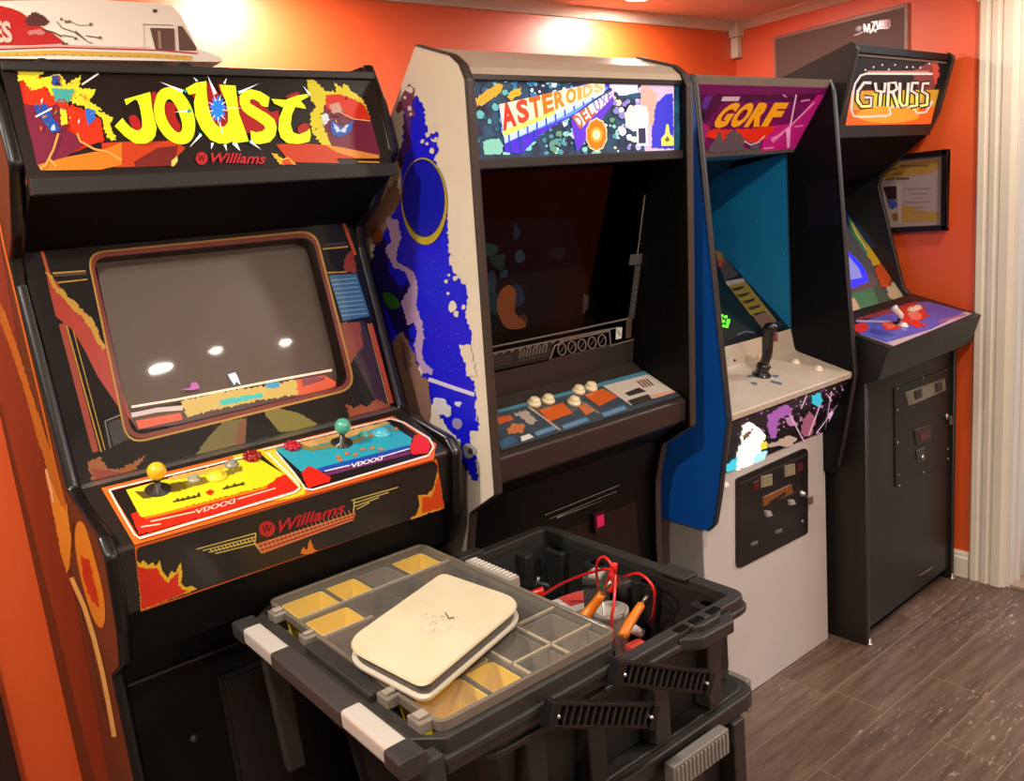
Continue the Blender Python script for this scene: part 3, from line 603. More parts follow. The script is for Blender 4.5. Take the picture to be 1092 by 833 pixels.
    mb.text('Williams', FP, [(296.5, 569)]+B((388, 510), (384, 462))+[(297, 555)], RD2, 3, .02, .3)
    YL = '#d8c86a'
    for i in range(4): mb.stroke(FP, A((415+i*25, 552+i*6), (655-i*0, 487+i*14)), 1.1, YL, 3)
    for i in range(4): mb.stroke(FP, B((415+i*8, 455+i*14), (635-i*45, 393+i*24)), 1.1, YL, 3)
    for i in range(12): mb.stroke(FP, [(A((470+i*15, 550-i*4))[0]), (A((482+i*15, 565-i*4))[0])], 1.2, YL, 3)
    mb.stroke(FP, A((655, 487), (650, 530), (680, 568)), 1.3, YL, 3); mb.stroke(FP, B((430, 455), (425, 520)), 1.3, YL, 3)
    mb.art(FP, A((655, 530))+B((430, 512), (430, 545))+A((685, 570)), '#b83a1c', 3)
    for i in range(3): mb.stroke(FP, [(A((658+i*10, 535+i*15))[0]), (B((430-i*3, 515+i*15))[0])], 1.0, '#e0a870', 4)
    for i in range(24):
        x = 275+i*4.4; y = 583-i*1.65+1.6; mb.stroke(FP, [(x, y-4), (x+3, y+3.6)], .8, '#d8a070', 5)
    cpn = mb.build('control_panel', root, merge=False, label='control panel, left half yellow, right half blue, red script lettering on its dark front')
    up = TP.n
    def stick(px, py, c):
        p = TP.hit(px, py); q = MB(); q.lathe(p, up, [(.022, .0), (.022, .002), (.006, .004), (.005, .03)], mat('#2a2622', rough=.3)); q.ball(p+up*.04, .016, mat(c, rough=.25, coat=.5)); q.build('joystick', cpn, label=('yellow' if c[1] == 'e' else 'teal')+' ball-top joystick')
    stick(168.5, 523, '#e8b81c'); stick(364.5, 473, '#4fae94')
    def btn(px, py, c, r=.014, petals=False):
        p = TP.hit(px, py); q = MB(); mm = mat(c, rough=.3, coat=.4)
        q.lathe(p, up, [(r*1.25, 0), (r*1.25, .004), (r*1.05, .007), (r*.8, .0075), (r*.78, .010), (r*.5, .0115), (0, .012)], mm)
        if petals:
            for k in range(8):
                t = k*math.pi/4; u = up.orthogonal().normalized(); v = up.cross(u); q.ball(p+up*.006+(u*math.cos(t)+v*math.sin(t))*r*1.1, .005, mm, 8)
        q.build('button', cpn)
    btn(231, 509, '#e3cf1e', .015); btn(407, 463, '#46b6cc', .015); btn(269, 489, '#8a1010', .012, True); btn(312, 478, '#b0142a', .011, True)
    btn(247, 497, '#8a8a78', .01); btn(207, 513, '#9a9a80', .009); btn(388, 465, '#5aa89a', .009)
    # front with coin door
    mb = MB(); mb.prismX([(1.40, .93), (1.425, .842), (1.52, .80), (1.525, .0), (1.545, 0), (1.545, .82), (1.44, .86), (1.42, .93)], a, b, BLACK); mb.build('front_panel', root)
    CPn = PY_(1.524); q = lambda *p: cz(200, 620, 3.909, *p)
    mb = MB(); mb.box(.42, .79, 1.514, 1.526, .30, .70, mat('#121110', rough=.35)); mb.box(.43, .78, 1.5105, 1.515, .31, .69, mat('#1c1a19', rough=.3)); cd_ = mb.build('coin_door', root, .004)
    for zz_ in (.752, .25):
        mb = MB(); mb.box(a, b, 1.512, 1.522, zz_, zz_+.005, mat('#4a4846', rough=.3, metal=.6)); mb.build('trim_strip', root)
    for x, z in ((.36, .60), (.84, .60), (.36, .36), (.84, .36), (.62, .27)):
        mb = MB(); mb.lathe((x, 1.522, z), (0, -1, 0), [(.008, 0), (.0075, .003), (.004, .0055), (0, .006)], mat('#5a5856', rough=.3, metal=.7), 12); mb.build('carriage_bolt', root)
build_joust()

# the toy-like delivery truck standing on the first cabinet
def build_truck():
    frame()
    root = thing('model_truck', 'white model delivery truck with a red circle, standing on the leftmost cabinet', 'truck', (.42, 1.70, 1.79))
    WT = mat('#fdf6e8', rough=.4, coat=.2, name='cream_truck_paint'); y0, y1 = 1.64, 1.80; zb = 1.804
    FPn = PY_(y0); globals()['XLIM'] = (.272, 5)
    side = [(.10, zb), (.655, zb), (.667, zb+.004), (.665, zb+.018), (.642, zb+.036), (.622, zb+.05), (.585, zb+.106), (.572, zb+.118), (.10, zb+.128)]
    zz = lambda px, py: FPn.hit(px, py)
    top = [zz(-140, -6), zz(100, -1), zz(182, 5), zz(193, 16), zz(211, 52), zz(226, 57), zz(237, 62), zz(237, 66), zz(-140, 58)]
    f = [(p.x, p.z) for p in top]
    mb = MB(); mb.loft([(x, y0, z) for x, z in f], [(x, y1, z) for x, z in f], WT)
    V = lambda *p: cz(0, 0, 4.55, *p); V2 = lambda *p: cz(0, 0, 9.1, *p)
    RDc = '#c81a18'
    mb.art(FPn, smooth_pts(V2((-560, 430), (-500, 250), (-360, 110), (-200, 60), (0, 55), (110, 80), (200, 115), (300, 190), (420, 270), (520, 330), (640, 420), (300, 440), (-200, 440)), 1), RDc, 2)
    mb.art(FPn, V2((240, 200), (300, 130), (350, 110), (430, 160), (480, 210), (430, 250), (360, 250), (270, 250)), '#5a2c2c', 3, jag=(.8, 1.6)); mb.art(FPn, V2((270, 300), (330, 290), (400, 275), (440, 320), (400, 345), (330, 330), (280, 345)), '#d8868a', 4, jag=(.9, 1.4))
    for q_, w_ in ((((430, 290), (520, 315), (600, 355)), 1.6), (((600, 425), (660, 425)), 2), (((550, 210), (600, 270), (720, 310), (760, 340), (860, 410), (900, 420)), .9), (((730, 300), (830, 390)), 1.2), (((680, 205), (760, 245), (870, 245), (900, 220)), .6), (((600, 340), (700, 355), (740, 375)), .9), (((830, 345), (980, 368)), .9)):
        mb.stroke(FPn, V2(*q_), w_, '#54463c', 4)
    for q_ in ((595, 185), (735, 375), (970, 365), (640, 210), (672, 208), (880, 235)): mb.art(FPn, V2((q_[0]-12, q_[1]-14), (q_[0]+12, q_[1]-14), (q_[0]+12, q_[1]+14), (q_[0]-12, q_[1]+14)), '#6a5a4c', 4, jag=(.3, 1))
    mb.text('ES', FPn, [(-8, 45.5), (14, 45.5), (11, 23), (-8, 21)], '#eecfc0', 5, .04)
    mb.stroke(FPn, [(-130, 49), (60, 50.2), (170, 53.5), (211, 57)], 1.4, RDc, 3); mb.stroke(FPn, [(-130, 46.6), (60, 47.8), (160, 51)], 1, '#f0c8c0', 3)
    mb.stroke(FPn, [(-130, 54.2), (60, 56), (160, 59), (205, 62)], 5, '#e6b848', 2)
    for i in range(20): mb.stroke(FPn, [(8+i*10, 57+i*.15), (8+i*10, 58.6+i*.15)], .8, '#6a4a20', 3)
    mb.stroke(FPn, V((690, 118), (840, 122)), .8, '#8a8074', 3); mb.stroke(FPn, V((698, 118), (700, 235)), .6, '#b8ac9c', 3)
    mb.art(FPn, V((742, 45), (762, 45), (762, 60), (742, 60)), '#3a302a', 3)
    mb.build('truck_body', root, merge=False)
    mb = MB(); GLS = mat('#6a5048', rough=.15, coat=.5)
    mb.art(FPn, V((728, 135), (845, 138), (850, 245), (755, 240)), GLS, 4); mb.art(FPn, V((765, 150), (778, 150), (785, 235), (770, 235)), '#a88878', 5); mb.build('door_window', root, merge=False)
    mb = MB(); mb.art(FPn, V((862, 125), (885, 128), (955, 235), (950, 245), (870, 245)), GLS, 4); mb.build('quarter_window', root, merge=False)
    for px in (45,):
        for yy in (y0-.004, y1-.02):
            c = PY_(y0).hit(px, 66); mb = MB(); mb.lathe((c.x, yy+.024, 1.808), (0, -1, 0), [(.010, 0), (.018, 0), (.018, .022), (.012, .024), (0, .024)], mat('#1c1816', rough=.6), 20); mb.build('wheel', root)
    for px in (170, 196):
        c = PY_(y0).hit(px, 66)
        if px == 196: 
            for yy in (y0-.004, y1-.02): mb = MB(); mb.lathe((c.x, yy+.024, 1.808), (0, -1, 0), [(.010, 0), (.018, 0), (.018, .022), (.012, .024), (0, .024)], mat('#1c1816', rough=.6), 20); mb.build('wheel', root)
build_truck()

def blob(cx, cy, r, rnd, sq=1., k=9):
    return [(cx+math.cos(2*math.pi*i/k)*r*rnd.uniform(.7, 1.25), cy+math.sin(2*math.pi*i/k)*r*sq*rnd.uniform(.7, 1.25)) for i in range(k)]

# ================================================================== cabinet 2: the ASTEROIDS DELUXE machine
def build_asteroids():
    frame()
    X0, X1, T = .963, 1.60, .02
    root = thing('arcade_cabinet', 'arcade cabinet with cream side, blue space art and a ringed planet, second from left', 'arcade machine', (1.28, 1.7, 0))
    CRM = mat('#e2d8c4', rough=.45, noise=(6, '#d4c9b2', .4), name='cream_side_laminate')
    front = [(1.43, 1.828), (1.323, 1.79), (1.298, 1.77), (1.285, 1.742), (1.325, .945), (1.42, .885), (1.45, .78), (1.462, .6), (1.462, 0)]
    prof = fillet(front+[(1.98, 0), (1.98, 1.31)], [.005, .01, .01, .01, .01, .01, .03, .02, 0, 0, .01])
    for i, xa in enumerate((X0, X1-T)):
        mb = MB(); mb.prismX(prof, xa, xa+T, CRM if i == 0 else BLACK)
        if i == 0:
            P = PX_(X0); S5 = lambda *p: cz(390, 50, 3.967, *p); S6 = lambda *p: cz(390, 240, 3.967, *p); S7 = lambda *p: cz(440, 420, 3.9, *p)
            rnd = random.Random(5)
            blue = ink('#1a1ae0'); navy = ink('#16105a'); pink = ink('#b89ac8'); crm = CRM; purp = ink('#4a2478')
            # brown and pale rear fields
            mb.art(P, S5((60, 650), (130, 560), (170, 700), (150, 833), (20, 833), (0, 760)), '#a07c70', 1, jag=(1.5, 4))
            # main blue column
            mb.art(P, S5((165, 235), (215, 205), (242, 240), (248, 300), (262, 335), (262, 380), (300, 400), (310, 430), (290, 470), (315, 540), (335, 640), (345, 760), (345, 833))
                   + S6((350, 60), (352, 150), (372, 205), (400, 230), (425, 270), (430, 330), (420, 390), (450, 460), (440, 520), (425, 580), (425, 640), (460, 660), (465, 720), (462, 760), (470, 833))
                   + S7((270, 80), (277, 150), (238, 155), (238, 200), (262, 245), (272, 362), (245, 358), (205, 290), (200, 200), (150, 150), (90, 60))
                   + S6((250, 700), (235, 600), (100, 560), (40, 420), (0, 260), (40, 160), (60, 60))+S5((90, 760), (150, 640), (150, 560), (150, 420), (170, 330)), blue, 2, jag=(1.3, 3))
            mb.art(P, S5((160, 250), (200, 215), (195, 300), (190, 420), (165, 470), (150, 520), (130, 480), (160, 400)), purp, 3, jag=(1.3, 3))
            mb.art(P, S5((130, 255), (155, 200), (185, 155), (205, 175), (215, 215), (195, 225), (210, 290), (180, 300), (165, 260), (140, 280)), ink('#7a3a5e'), 3, jag=(1.6, 3))
            for x, y, r in ((186, 180, 14), (185, 262, 10), (165, 215, 7), (190, 285, 7)): mb.art(P, smooth_pts(S5(*blob(x, y, r, rnd)), 2), crm, 4)
            for x, y, r in ((285, 355, 12), (262, 372, 11), (240, 400, 9), (290, 392, 13), (300, 330, 7), (280, 440, 11), (272, 345, 7), (258, 410, 8)): mb.art(P, smooth_pts(S5(*blob(x, y, r, rnd)), 2), crm, 4)
            mb.art(P, smooth_pts(S5(*blob(288, 380, 22, rnd)), 2), blue, 3); mb.art(P, smooth_pts(S5(*blob(285, 385, 6, rnd)), 2), blue, 5)
            # dark rear area and pink band
            mb.art(P, S6((40, 60), (85, 60), (150, 170), (190, 280), (200, 400), (215, 470), (190, 500), (120, 440), (60, 300), (20, 180)), navy, 3, jag=(1.2, 3))
            mb.art(P, S6((85, 55), (120, 90), (170, 180), (180, 230), (150, 270), (100, 200)), blue, 4, jag=(1.2, 3)); mb.art(P, S6((180, 440), (205, 415), (220, 440), (215, 490), (190, 480)), blue, 4, jag=(1, 3))
            mb.art(P, S6((80, -40), (135, -20), (150, 60), (135, 95), (130, 150), (165, 175), (205, 200), (222, 260), (215, 330), (225, 380), (242, 420), (245, 470), (238, 540), (255, 590), (285, 610), (280, 635), (240, 625), (215, 560), (205, 500), (220, 450), (205, 410), (180, 425), (160, 360), (150, 330), (170, 290), (188, 250), (170, 205), (120, 180), (80, 100), (110, 70), (95, 20)), pink, 5, jag=(1.1, 2.5))
            mb.art(P, S6((72, 295), (100, 285), (140, 320), (140, 350), (95, 350)), '#2e6a1e', 6, smooth=2)
            mb.art(P, S6((20, 30), (45, 10), (70, 30), (65, 70), (35, 75)), '#8a4a1e', 5, smooth=2)
            mb.art(P, S6((125, 470), (155, 450), (180, 500), (210, 560), (230, 630), (265, 660), (275, 760), (270, 833), (150, 780), (100, 560)), '#8c6a5c', 6, jag=(1.4, 3)); mb.art(P, S6((150, 480), (185, 520), (195, 600), (170, 620), (150, 560)), '#6a4a42', 7, jag=(1.2, 3))
            mb.stroke(P, S6((265, 652), (360, 685), (460, 718)), 4.2, '#d8d4ee', 6)
            for x, y, r, s_ in ((380, 225, 11, 1), (340, 238, 9, 1), (348, 290, 7, 1), (352, 212, 6, 1), (413, 348, 9, 1.2), (420, 240, 6, 1), (368, 345, 17, 1.6), (382, 375, 12, 1.2), (392, 205, 5, 1)): mb.art(P, smooth_pts(S6(*blob(x, y, r, rnd, s_)), 2), crm, 6)
            mb.art(P, S6((395, 505), (440, 505), (455, 560), (470, 640), (425, 640), (425, 585), (400, 545)), crm, 6, jag=(1.2, 3))
            for x, y, r, s_ in ((320, 770, 34, 1.1), (300, 745, 18, 1), (345, 790, 20, 1), (390, 757, 15, .8)): mb.art(P, smooth_pts(S6(*blob(x, y, r, rnd, s_, 12)), 2), ink('#d8d8e0'), 6)
            mb.art(P, smooth_pts(S7(*blob(185, 125, 26, rnd)), 2), ink('#9a94c0'), 6); mb.art(P, smooth_pts(S7(*blob(235, 235, 26, rnd, 1.3)), 2), ink('#a9a9a9'), 6); mb.art(P, smooth_pts(S7(*blob(240, 240, 12, rnd, 1.3)), 2), ink('#4a4a5c'), 7)
            for _ in range(60):
                x = rnd.uniform(250, 420); y = rnd.uniform(120, 640); r = rnd.uniform(.9, 3); mb.art(P, S6((x-r, y), (x, y-r), (x+r, y), (x, y+r)), ink('#8a9af0'), 5)
            # ringed planet
            c = S5((243, 645))[0]; E_ = lambda rx, ry, dx=0, dy=0, n=40: [(c[0]+dx+rx*math.cos(2*math.pi*i/n)+.12*rx*math.sin(2*math.pi*i/n)*0, c[1]+dy+ry*math.sin(2*math.pi*i/n)+.10*rx*math.cos(2*math.pi*i/n)) for i in range(n)]
            mb.art(P, E_(24.5, 46.5, 1, 2), '#b8a428', 8); mb.art(P, E_(22.8, 41.5, .2, -1.2), '#0c1070', 9); mb.art(P, E_(22.0, 40, 1.0, -1.0), ink('#1218b0'), 10)
        mb.build('side_panel', root, merge=False, label='cream side with blue space art and a ringed planet' if i == 0 else None)
        mb = MB(); molding(mb, fillet(front, [0]+[.01]*(len(front)-2)+[0]), xa, xa+T, mat('#3a3029', rough=.45)); mb.build('edge_molding', root)
    a, b = X0+T, X1-T
    globals()['XLIM'] = (a, b)
    mb = MB(); mb.prismX([(1.66, 1.55), (1.82, 1.53), (1.82, 1.09), (1.84, 1.09), (1.84, 1.545), (1.66, 1.57)], a, b, BLACKM); mb.build('inner_housing', root)
    mb = MB(); mb.prismX([(1.428, 1.826), (1.325, 1.789), (1.30, 1.768), (1.295, 1.755), (1.31, 1.75), (1.43, 1.80)], a, b, mat('#b7a894', rough=.45, name='worn_top_board'))
    mb.prismX([(1.43, 1.82), (1.975, 1.31), (1.965, 1.30), (1.43, 1.80)], a, b, BLACK); mb.box(a, b, 1.95, 1.97, 0, 1.31, BLACK); mb.box(a, b, 1.32, 1.98, 1.60, 1.615, BLACKM) if False else None; mb.build('cabinet_shell', root)
    # marquee
    MP = PYZ((1.304, 1.752), (1.3115, 1.598)); mb = MB(); e = .75
    K = lambda h: mat(h, rough=.45, emit=e, spec=.25)
    mb.loft([(a, 1.304, 1.752), (b, 1.304, 1.752), (b, 1.3115, 1.598), (a, 1.3115, 1.598)], [(a, 1.315, 1.752), (b, 1.315, 1.752), (b, 1.322, 1.598), (a, 1.322, 1.598)], mat('#1c5068', rough=.3, coat=.3, emit=e, noise=(28, '#0c1830', 1.)))
    Q = lambda *p: cz(490, 70, 4.55, *p); rnd = random.Random(11)
    def scatter(n, xa, xb, ya, yb, cols, r0, r1, ly):
        for _ in range(n):
            x = rnd.uniform(xa, xb); y = rnd.uniform(ya, yb); r = rnd.uniform(r0, r1); k = blob(x, y, r, rnd, 1, 7)
            mb.art(MP, Q(*[(min(max(px, 38), 1040), min(max(py, 48), 432)) for px, py in k]), K('#0a1420'), ly); mb.art(MP, Q(*[(min(max(x+(px-x)*.78, 38), 1040), min(max(y+(py-y)*.78, 48), 432)) for px, py in k]), K(rnd.choice(cols)), ly+1)
    scatter(60, 60, 420, 60, 430, ('#5ea8a8', '#3a7a88', '#9ad0c8', '#245a70'), 8, 26, 1)
    scatter(70, 400, 780, 260, 430, ('#7ab8b4', '#b8dcd8', '#4a8a9a', '#5c8c70'), 7, 22, 1)
    scatter(45, 230, 720, 55, 170, ('#8ac8d8', '#5a9ac0', '#c8e0e0', '#2a6a9a'), 7, 22, 1)
    scatter(80, 740, 950, 60, 400, ('#c8c8e0', '#b0a8d0', '#e0c8b8', '#7a78b8'), 8, 26, 1)
    mb.art(MP, Q((880, 60), (1040, 60), (1040, 410), (900, 415), (880, 300)), K('#b8a4c0'), 3); mb.art(MP, Q((940, 200), (1000, 140), (1035, 135), (1040, 400), (930, 400)), K('#3434b8'), 4, jag=(.8, 3)); mb.art(MP, Q((880, 90), (960, 130), (940, 290), (900, 300), (880, 240)), K('#c49a8c'), 4, jag=(.9, 3))
    mb.art(MP, Q((800, 230), (860, 190), (910, 200), (920, 280), (870, 330), (810, 300)), K('#e0d0c8'), 4, jag=(.9, 3)); mb.art(MP, Q((740, 80), (860, 80), (870, 130), (790, 145), (740, 120)), K('#c8d0ec'), 4, jag=(.9, 3))
    mb.art(MP, Q((75, 165), (120, 130), (190, 85), (212, 95), (200, 130), (130, 180), (85, 200)), K('#d8982c'), 4, jag=(.7, 3)); mb.art(MP, Q((230, 150), (260, 120), (300, 105), (300, 135), (250, 170)), K('#d8a02c'), 4, jag=(.6, 3))
    mb.art(MP, Q((110, 370), (190, 350), (215, 390), (200, 430), (120, 430)), K('#7ab8a8'), 4, jag=(.8, 3)); mb.art(MP, Q((280, 370), (320, 345), (355, 370), (350, 410), (300, 415)), K('#6ac0c0'), 5, jag=(.8, 3)); mb.art(MP, Q((300, 380), (325, 365), (340, 385), (320, 400)), K('#123048'), 6)
    # extruded title: purple sides, then letters
    mb.art(MP, Q((190, 195), (200, 260), (215, 340), (222, 420), (300, 428), (400, 330), (470, 285), (560, 240), (720, 110), (735, 80), (690, 70)), K('#4a2cc4'), 6)
    mb.art(MP, Q((200, 300), (340, 240), (520, 180), (700, 100), (725, 108), (560, 232), (440, 285), (330, 330), (215, 350)), K('#5b8ef0'), 7)
    for x, y0_, y1_ in ((245, 330, 420), (295, 320, 425), (360, 290, 370)): mb.stroke(MP, Q((x, y0_), (x+4, y1_)), 2.4, K('#1c3c9c'), 8)
    mb.art(MP, Q((330, 190), (350, 180), (380, 240), (370, 300), (355, 290)), K('#1c7c9a'), 8); mb.art(MP, Q((380, 190), (400, 175), (450, 240), (445, 290), (420, 270)), K('#1c7c9a'), 8)
    mb.art(MP, Q((205, 320), (330, 262), (335, 300), (215, 340)), K('#e8d868'), 7)
    top = lambda u: Vector(Q((192, 188))[0]).lerp(Vector(Q((705, 72))[0]), u); bot = lambda u: Vector(Q((212, 318))[0]).lerp(Vector(Q((705, 118))[0]), u)
    mb.art(MP, [tuple(top(0)), tuple(top(1)), tuple(bot(1)), tuple(bot(0))], K('#e6d6b8'), 8)
    mb.art(MP, Q((210, 316), (460, 216), (465, 236), (216, 346)), K('#f0d468'), 9); mb.art(MP, Q((460, 216), (705, 116), (702, 126), (465, 236)), K('#f0e4d0'), 9); mb.art(MP, Q((216, 346), (465, 236), (702, 126), (700, 136), (470, 262), (220, 378)), K('#a8c4f4'), 8)
    for x in (240, 285, 330, 375, 420, 465, 510, 555, 600, 645):
        yb = 344-(x-216)*.445; mb.stroke(MP, Q((x, yb), (x+3, yb+70-(x-216)*.13)), 1.5, K('#2438b0'), 10)
    cols = ['#c83228', '#c8402c', '#d05a20', '#d86c1c', '#d87c24', '#d8882c', '#d89844', '#d8a060', '#d8a878']
    for i, ch in enumerate('ASTEROIDS'):
        cum = [0, 1, 2, 3, 4, 5, 6, 6.5, 7.5, 8.5]; u0 = (cum[i]/8.5)**.88; u1 = ((cum[i+1]-.12)/8.5)**.88
        mb.text(ch, MP, [bot(u0), bot(u1), top(u1), top(u0)], K(cols[i]), 10, .045)
    mb.art(MP, Q((540, 265), (570, 420), (640, 330), (748, 180), (750, 110), (650, 190)), K('#5a34c4'), 9)
    t2 = lambda u: Vector(Q((545, 250))[0]).lerp(Vector(Q((748, 112))[0]), u); b2 = lambda u: Vector(Q((585, 308))[0]).lerp(Vector(Q((748, 150))[0]), u)
    mb.art(MP, [tuple(t2(0)), tuple(t2(1)), tuple(b2(1)), tuple(b2(0))], K('#ece4f0'), 10)
    for i, ch in enumerate('DELUXE'): mb.text(ch, MP, [b2(i/6), b2((i+.85)/6), t2((i+.85)/6), t2(i/6)], K('#8c6ab0' if i > 2 else '#b0602c'), 11, .04)
    c = Q((665, 335))[0]
    for r, h, ly in ((11, '#e8c8a0', 12), (10, '#f07018', 13), (6.5, '#ff9830', 14), (3.8, '#fff0b0', 15)): mb.art(MP, [(c[0]+r*math.cos(i*math.pi/10)*(1+.08*(i % 2)), c[1]+r*1.55*math.sin(i*math.pi/10)*(1+.08*(i % 2))) for i in range(20)] if r > 9 else [(c[0]+r*math.cos(i*math.pi/8), c[1]+r*1.3*math.sin(i*math.pi/8)) for i in range(16)], K(h), ly)
    mb.art(MP, Q((858, 290), (912, 285), (915, 388), (862, 390)), K('#d8d4e0'), 12); mb.art(MP, Q((868, 305), (902, 302), (905, 376), (870, 378)), K('#30304a'), 13)
    mb.art(MP, Q((980, 390), (978, 355), (998, 330), (1003, 285), (1015, 285), (1020, 330), (1040, 350), (1040, 388)), K('#c8cc5c'), 12); mb.art(MP, Q((995, 360), (1010, 340), (1022, 362), (1008, 372)), K('#60642c'), 13)
    mb.build('marquee', root, merge=False, label='lit marquee with slanting red-orange title over a field of rocks')
    mb = MB(); mb.box(a, b, 1.302, 1.318, 1.585, 1.605, DARKG); mb.box(a, b, 1.296, 1.312, 1.744, 1.757, mat('#15120f', rough=.4)); mb.build('marquee_retainer', root, .002)
    mb = MB(); mb.prismX([(1.315, 1.588), (1.40, 1.585), (1.66, 1.545), (1.66, 1.575), (1.40, 1.60), (1.32, 1.60)], a, b, BLACKM); mb.build('speaker_panel', root)
    # dim scene board inside, with the silver ruled bezel
    BP = PYZ((1.74, 1.56), (1.56, 1.10)); mb = MB()
    mb.loft([(a, 1.74, 1.56), (b, 1.74, 1.56), (b, 1.56, 1.10), (a, 1.56, 1.10)], [(a, 1.75, 1.56), (b, 1.75, 1.56), (b, 1.57, 1.10), (a, 1.57, 1.10)], mat('#080706', rough=.7))
    I = lambda *p: cz(500, 180, 3.4708, *p); K2 = lambda h: mat(h, rough=.6, emit=.35)
    mb.art(BP, I((50, 190), (440, 180), (470, 300), (420, 540), (80, 610), (40, 400)), K2('#0b1625'), 1)
    for x, y, r, s_, h in ((70, 300, 34, .9, '#2f6258'), (110, 340, 30, 1, '#25514a'), (175, 235, 14, 1.8, '#2f4a66'), (188, 325, 18, 1.4, '#3d627a'), (80, 420, 30, 1.4, '#2c516c'), (130, 390, 16, 1, '#2f6273'), (90, 500, 34, 1.2, '#224a58'), (170, 480, 40, 1.2, '#254466'), (200, 560, 20, 1, '#663d2c'), (390, 200, 26, .9, '#222f36'), (330, 310, 28, .8, '#1e3633')):
        mb.art(BP, smooth_pts(I(*blob(x, y, r, rnd, s_)), 2), K2(h), 2)
    mb.art(BP, smooth_pts(I((105, 490), (120, 450), (150, 430), (175, 460), (170, 530), (210, 570), (200, 590), (140, 590), (110, 540)), 3), K2('#b4663d'), 3)
    mb.art(BP, I((330, 400), (400, 350), (450, 380), (440, 500), (380, 570), (320, 560)), K2('#221611'), 2, jag=(2, 5)); mb.art(BP, I((425, 460), (445, 475), (440, 520), (420, 540)), K2('#665851'), 3); mb.stroke(BP, I((480, 250), (500, 380), (535, 500)), 1, K2('#513d2f'), 3)
    mb.build('scene_board', root, merge=False)
    K2 = lambda h: mat(h, rough=.6); GP = PYZ((1.40, 1.59), (1.505, 1.10)); mb = MB(); SV = K2('#6e655c'); SD = K2('#3c3631')
    gp = lambda px, py: GP.hit(px, py)
    mb.flat([[(a, 1.505, 1.10), (b, 1.505, 1.10), (b, 1.475, 1.24), (b-.06, 1.487, 1.184), (a, 1.487, 1.184)]], mat('#0d0b0a', rough=.5)) if False else None
    lines = [((75, 662), (380, 600), (600, 552)), ((80, 685), (380, 622), (560, 586)), ((85, 762), (300, 715), (610, 632))]
    for ln in lines: mb.stroke(GP, I(*ln), 1.8, SV, 2)
    mb.art(GP, I((85, 690), (310, 645), (300, 705), (85, 750)), K2('#1a1614'), 1)
    for i in range(10): mb.stroke(GP, I((95+i*30, 690-i*6), (115+i*30, 676-i*6)), 1.6, SV, 3)
    for x0_, x1_ in ((90, 160), (180, 290)):
        for k in range(3): mb.stroke(GP, I((x0_, 706+k*12-x0_*.2+18), (x1_, 706+k*12-x1_*.2+18)), 1.5, SD, 3)
    for i in range(9): 
        x = 188+i*12; mb.stroke(GP, I((x, 730-x*.21+8), (x+6, 700-x*.21+8)), 1.2, SV, 4)
    mb.stroke(GP, I((300, 708), (318, 655), (360, 635), (520, 600)), 1.8, SV, 3); mb.stroke(GP, I((300, 710), (520, 655)), 3, SD, 3)
    for i in range(5):
        x = 345+i*37; y = 668-i*8; mb.stroke(GP, I(*[(x+15*math.cos(t*math.pi/5), y+22*math.sin(t*math.pi/5)) for t in range(10)]), 1.4, SV, 4, True); mb.stroke(GP, I((x-6, y+10), (x+8, y-12)), 1.6, SD, 4)
    mb.stroke(GP, I((520, 590), (525, 650)), 1.6, SV, 3); mb.art(GP, I((545, 590), (568, 586), (565, 628), (543, 632)), K2('#d8d4cc'), 4); mb.stroke(GP, I((550, 600), (562, 618)), 1, K2('#3a3634'), 5); mb.art(GP, I((583, 560), (605, 555), (600, 625), (580, 628)), K2('#4c3a30'), 3)
    for ln in (((652, 95), (624, 320)), ((674, 92), (650, 312))): mb.stroke(GP, I(*ln), 1.2, SV, 3)
    mb.art(GP, I((598, 318), (662, 310), (658, 350), (592, 358)), K2('#4a4642'), 4); mb.art(GP, I((615, 358), (638, 356), (612, 555), (590, 555)), K2('#3a3632'), 3)
    for i in range(8): mb.stroke(GP, I((622-i*3, 375+i*22), (632-i*3, 368+i*22)), 1, SV, 4)
    for i in range(10): mb.stroke(GP, I((640-i*1.5, 120+i*18), (655-i*1.5, 112+i*18)), .6, SD, 4)
    mb.art(GP, [(500, 404), (676, 364), (700, 400), (500, 450)], mat('#2c2420', rough=.5), 22)
    mb.build('ruled_bezel', root, merge=False, label='silver ruled bezel print')
    gl = MB(); gl.flat([[(a, 1.403, 1.592), (b, 1.403, 1.592), (b, 1.508, 1.10), (a, 1.508, 1.10)]], glassy('smoked_glass', '#a8a098', .0, .05, 1.22)); gl.build('smoked_window', root)
    # control panel
    TP = PYZ((1.335, 1.014), (1.462, 1.071)); mb = MB(); LE = mat('#2c2420', rough=.38, noise=(50, '#3a302a', .4), bump=.05, name='brown_black_vinyl')
    mb.prismX(fillet([(1.3335, 1.011), (1.338, .958), (1.36, .945), (1.56, .99), (1.56, 1.10), (1.50, 1.094), (1.462, 1.0695)], [.008, .01, 0, 0, 0, 0, 0]), a, b, LE)
    C = lambda *p: cz(520, 380, 4.964, *p)
    mb.art(TP, C((45, 290), (850, 80), (1050, 200), (70, 500)), '#3c4650', 1); mb.art(TP, C((600, 150), (840, 85), (1010, 180), (760, 260)), '#c9bdb0', 2)
    mb.art(TP, C((50, 285), (850, 72), (860, 92), (60, 300)), '#4a8298', 3)
    og = '#c95a1e'
    mb.art(TP, C((270, 285), (400, 245), (450, 300), (330, 345)), og, 3); mb.art(TP, C((510, 205), (610, 170), (690, 215), (590, 265)), og, 3); mb.art(TP, C((480, 265), (520, 245), (575, 285), (520, 312)), '#c06a38', 3)
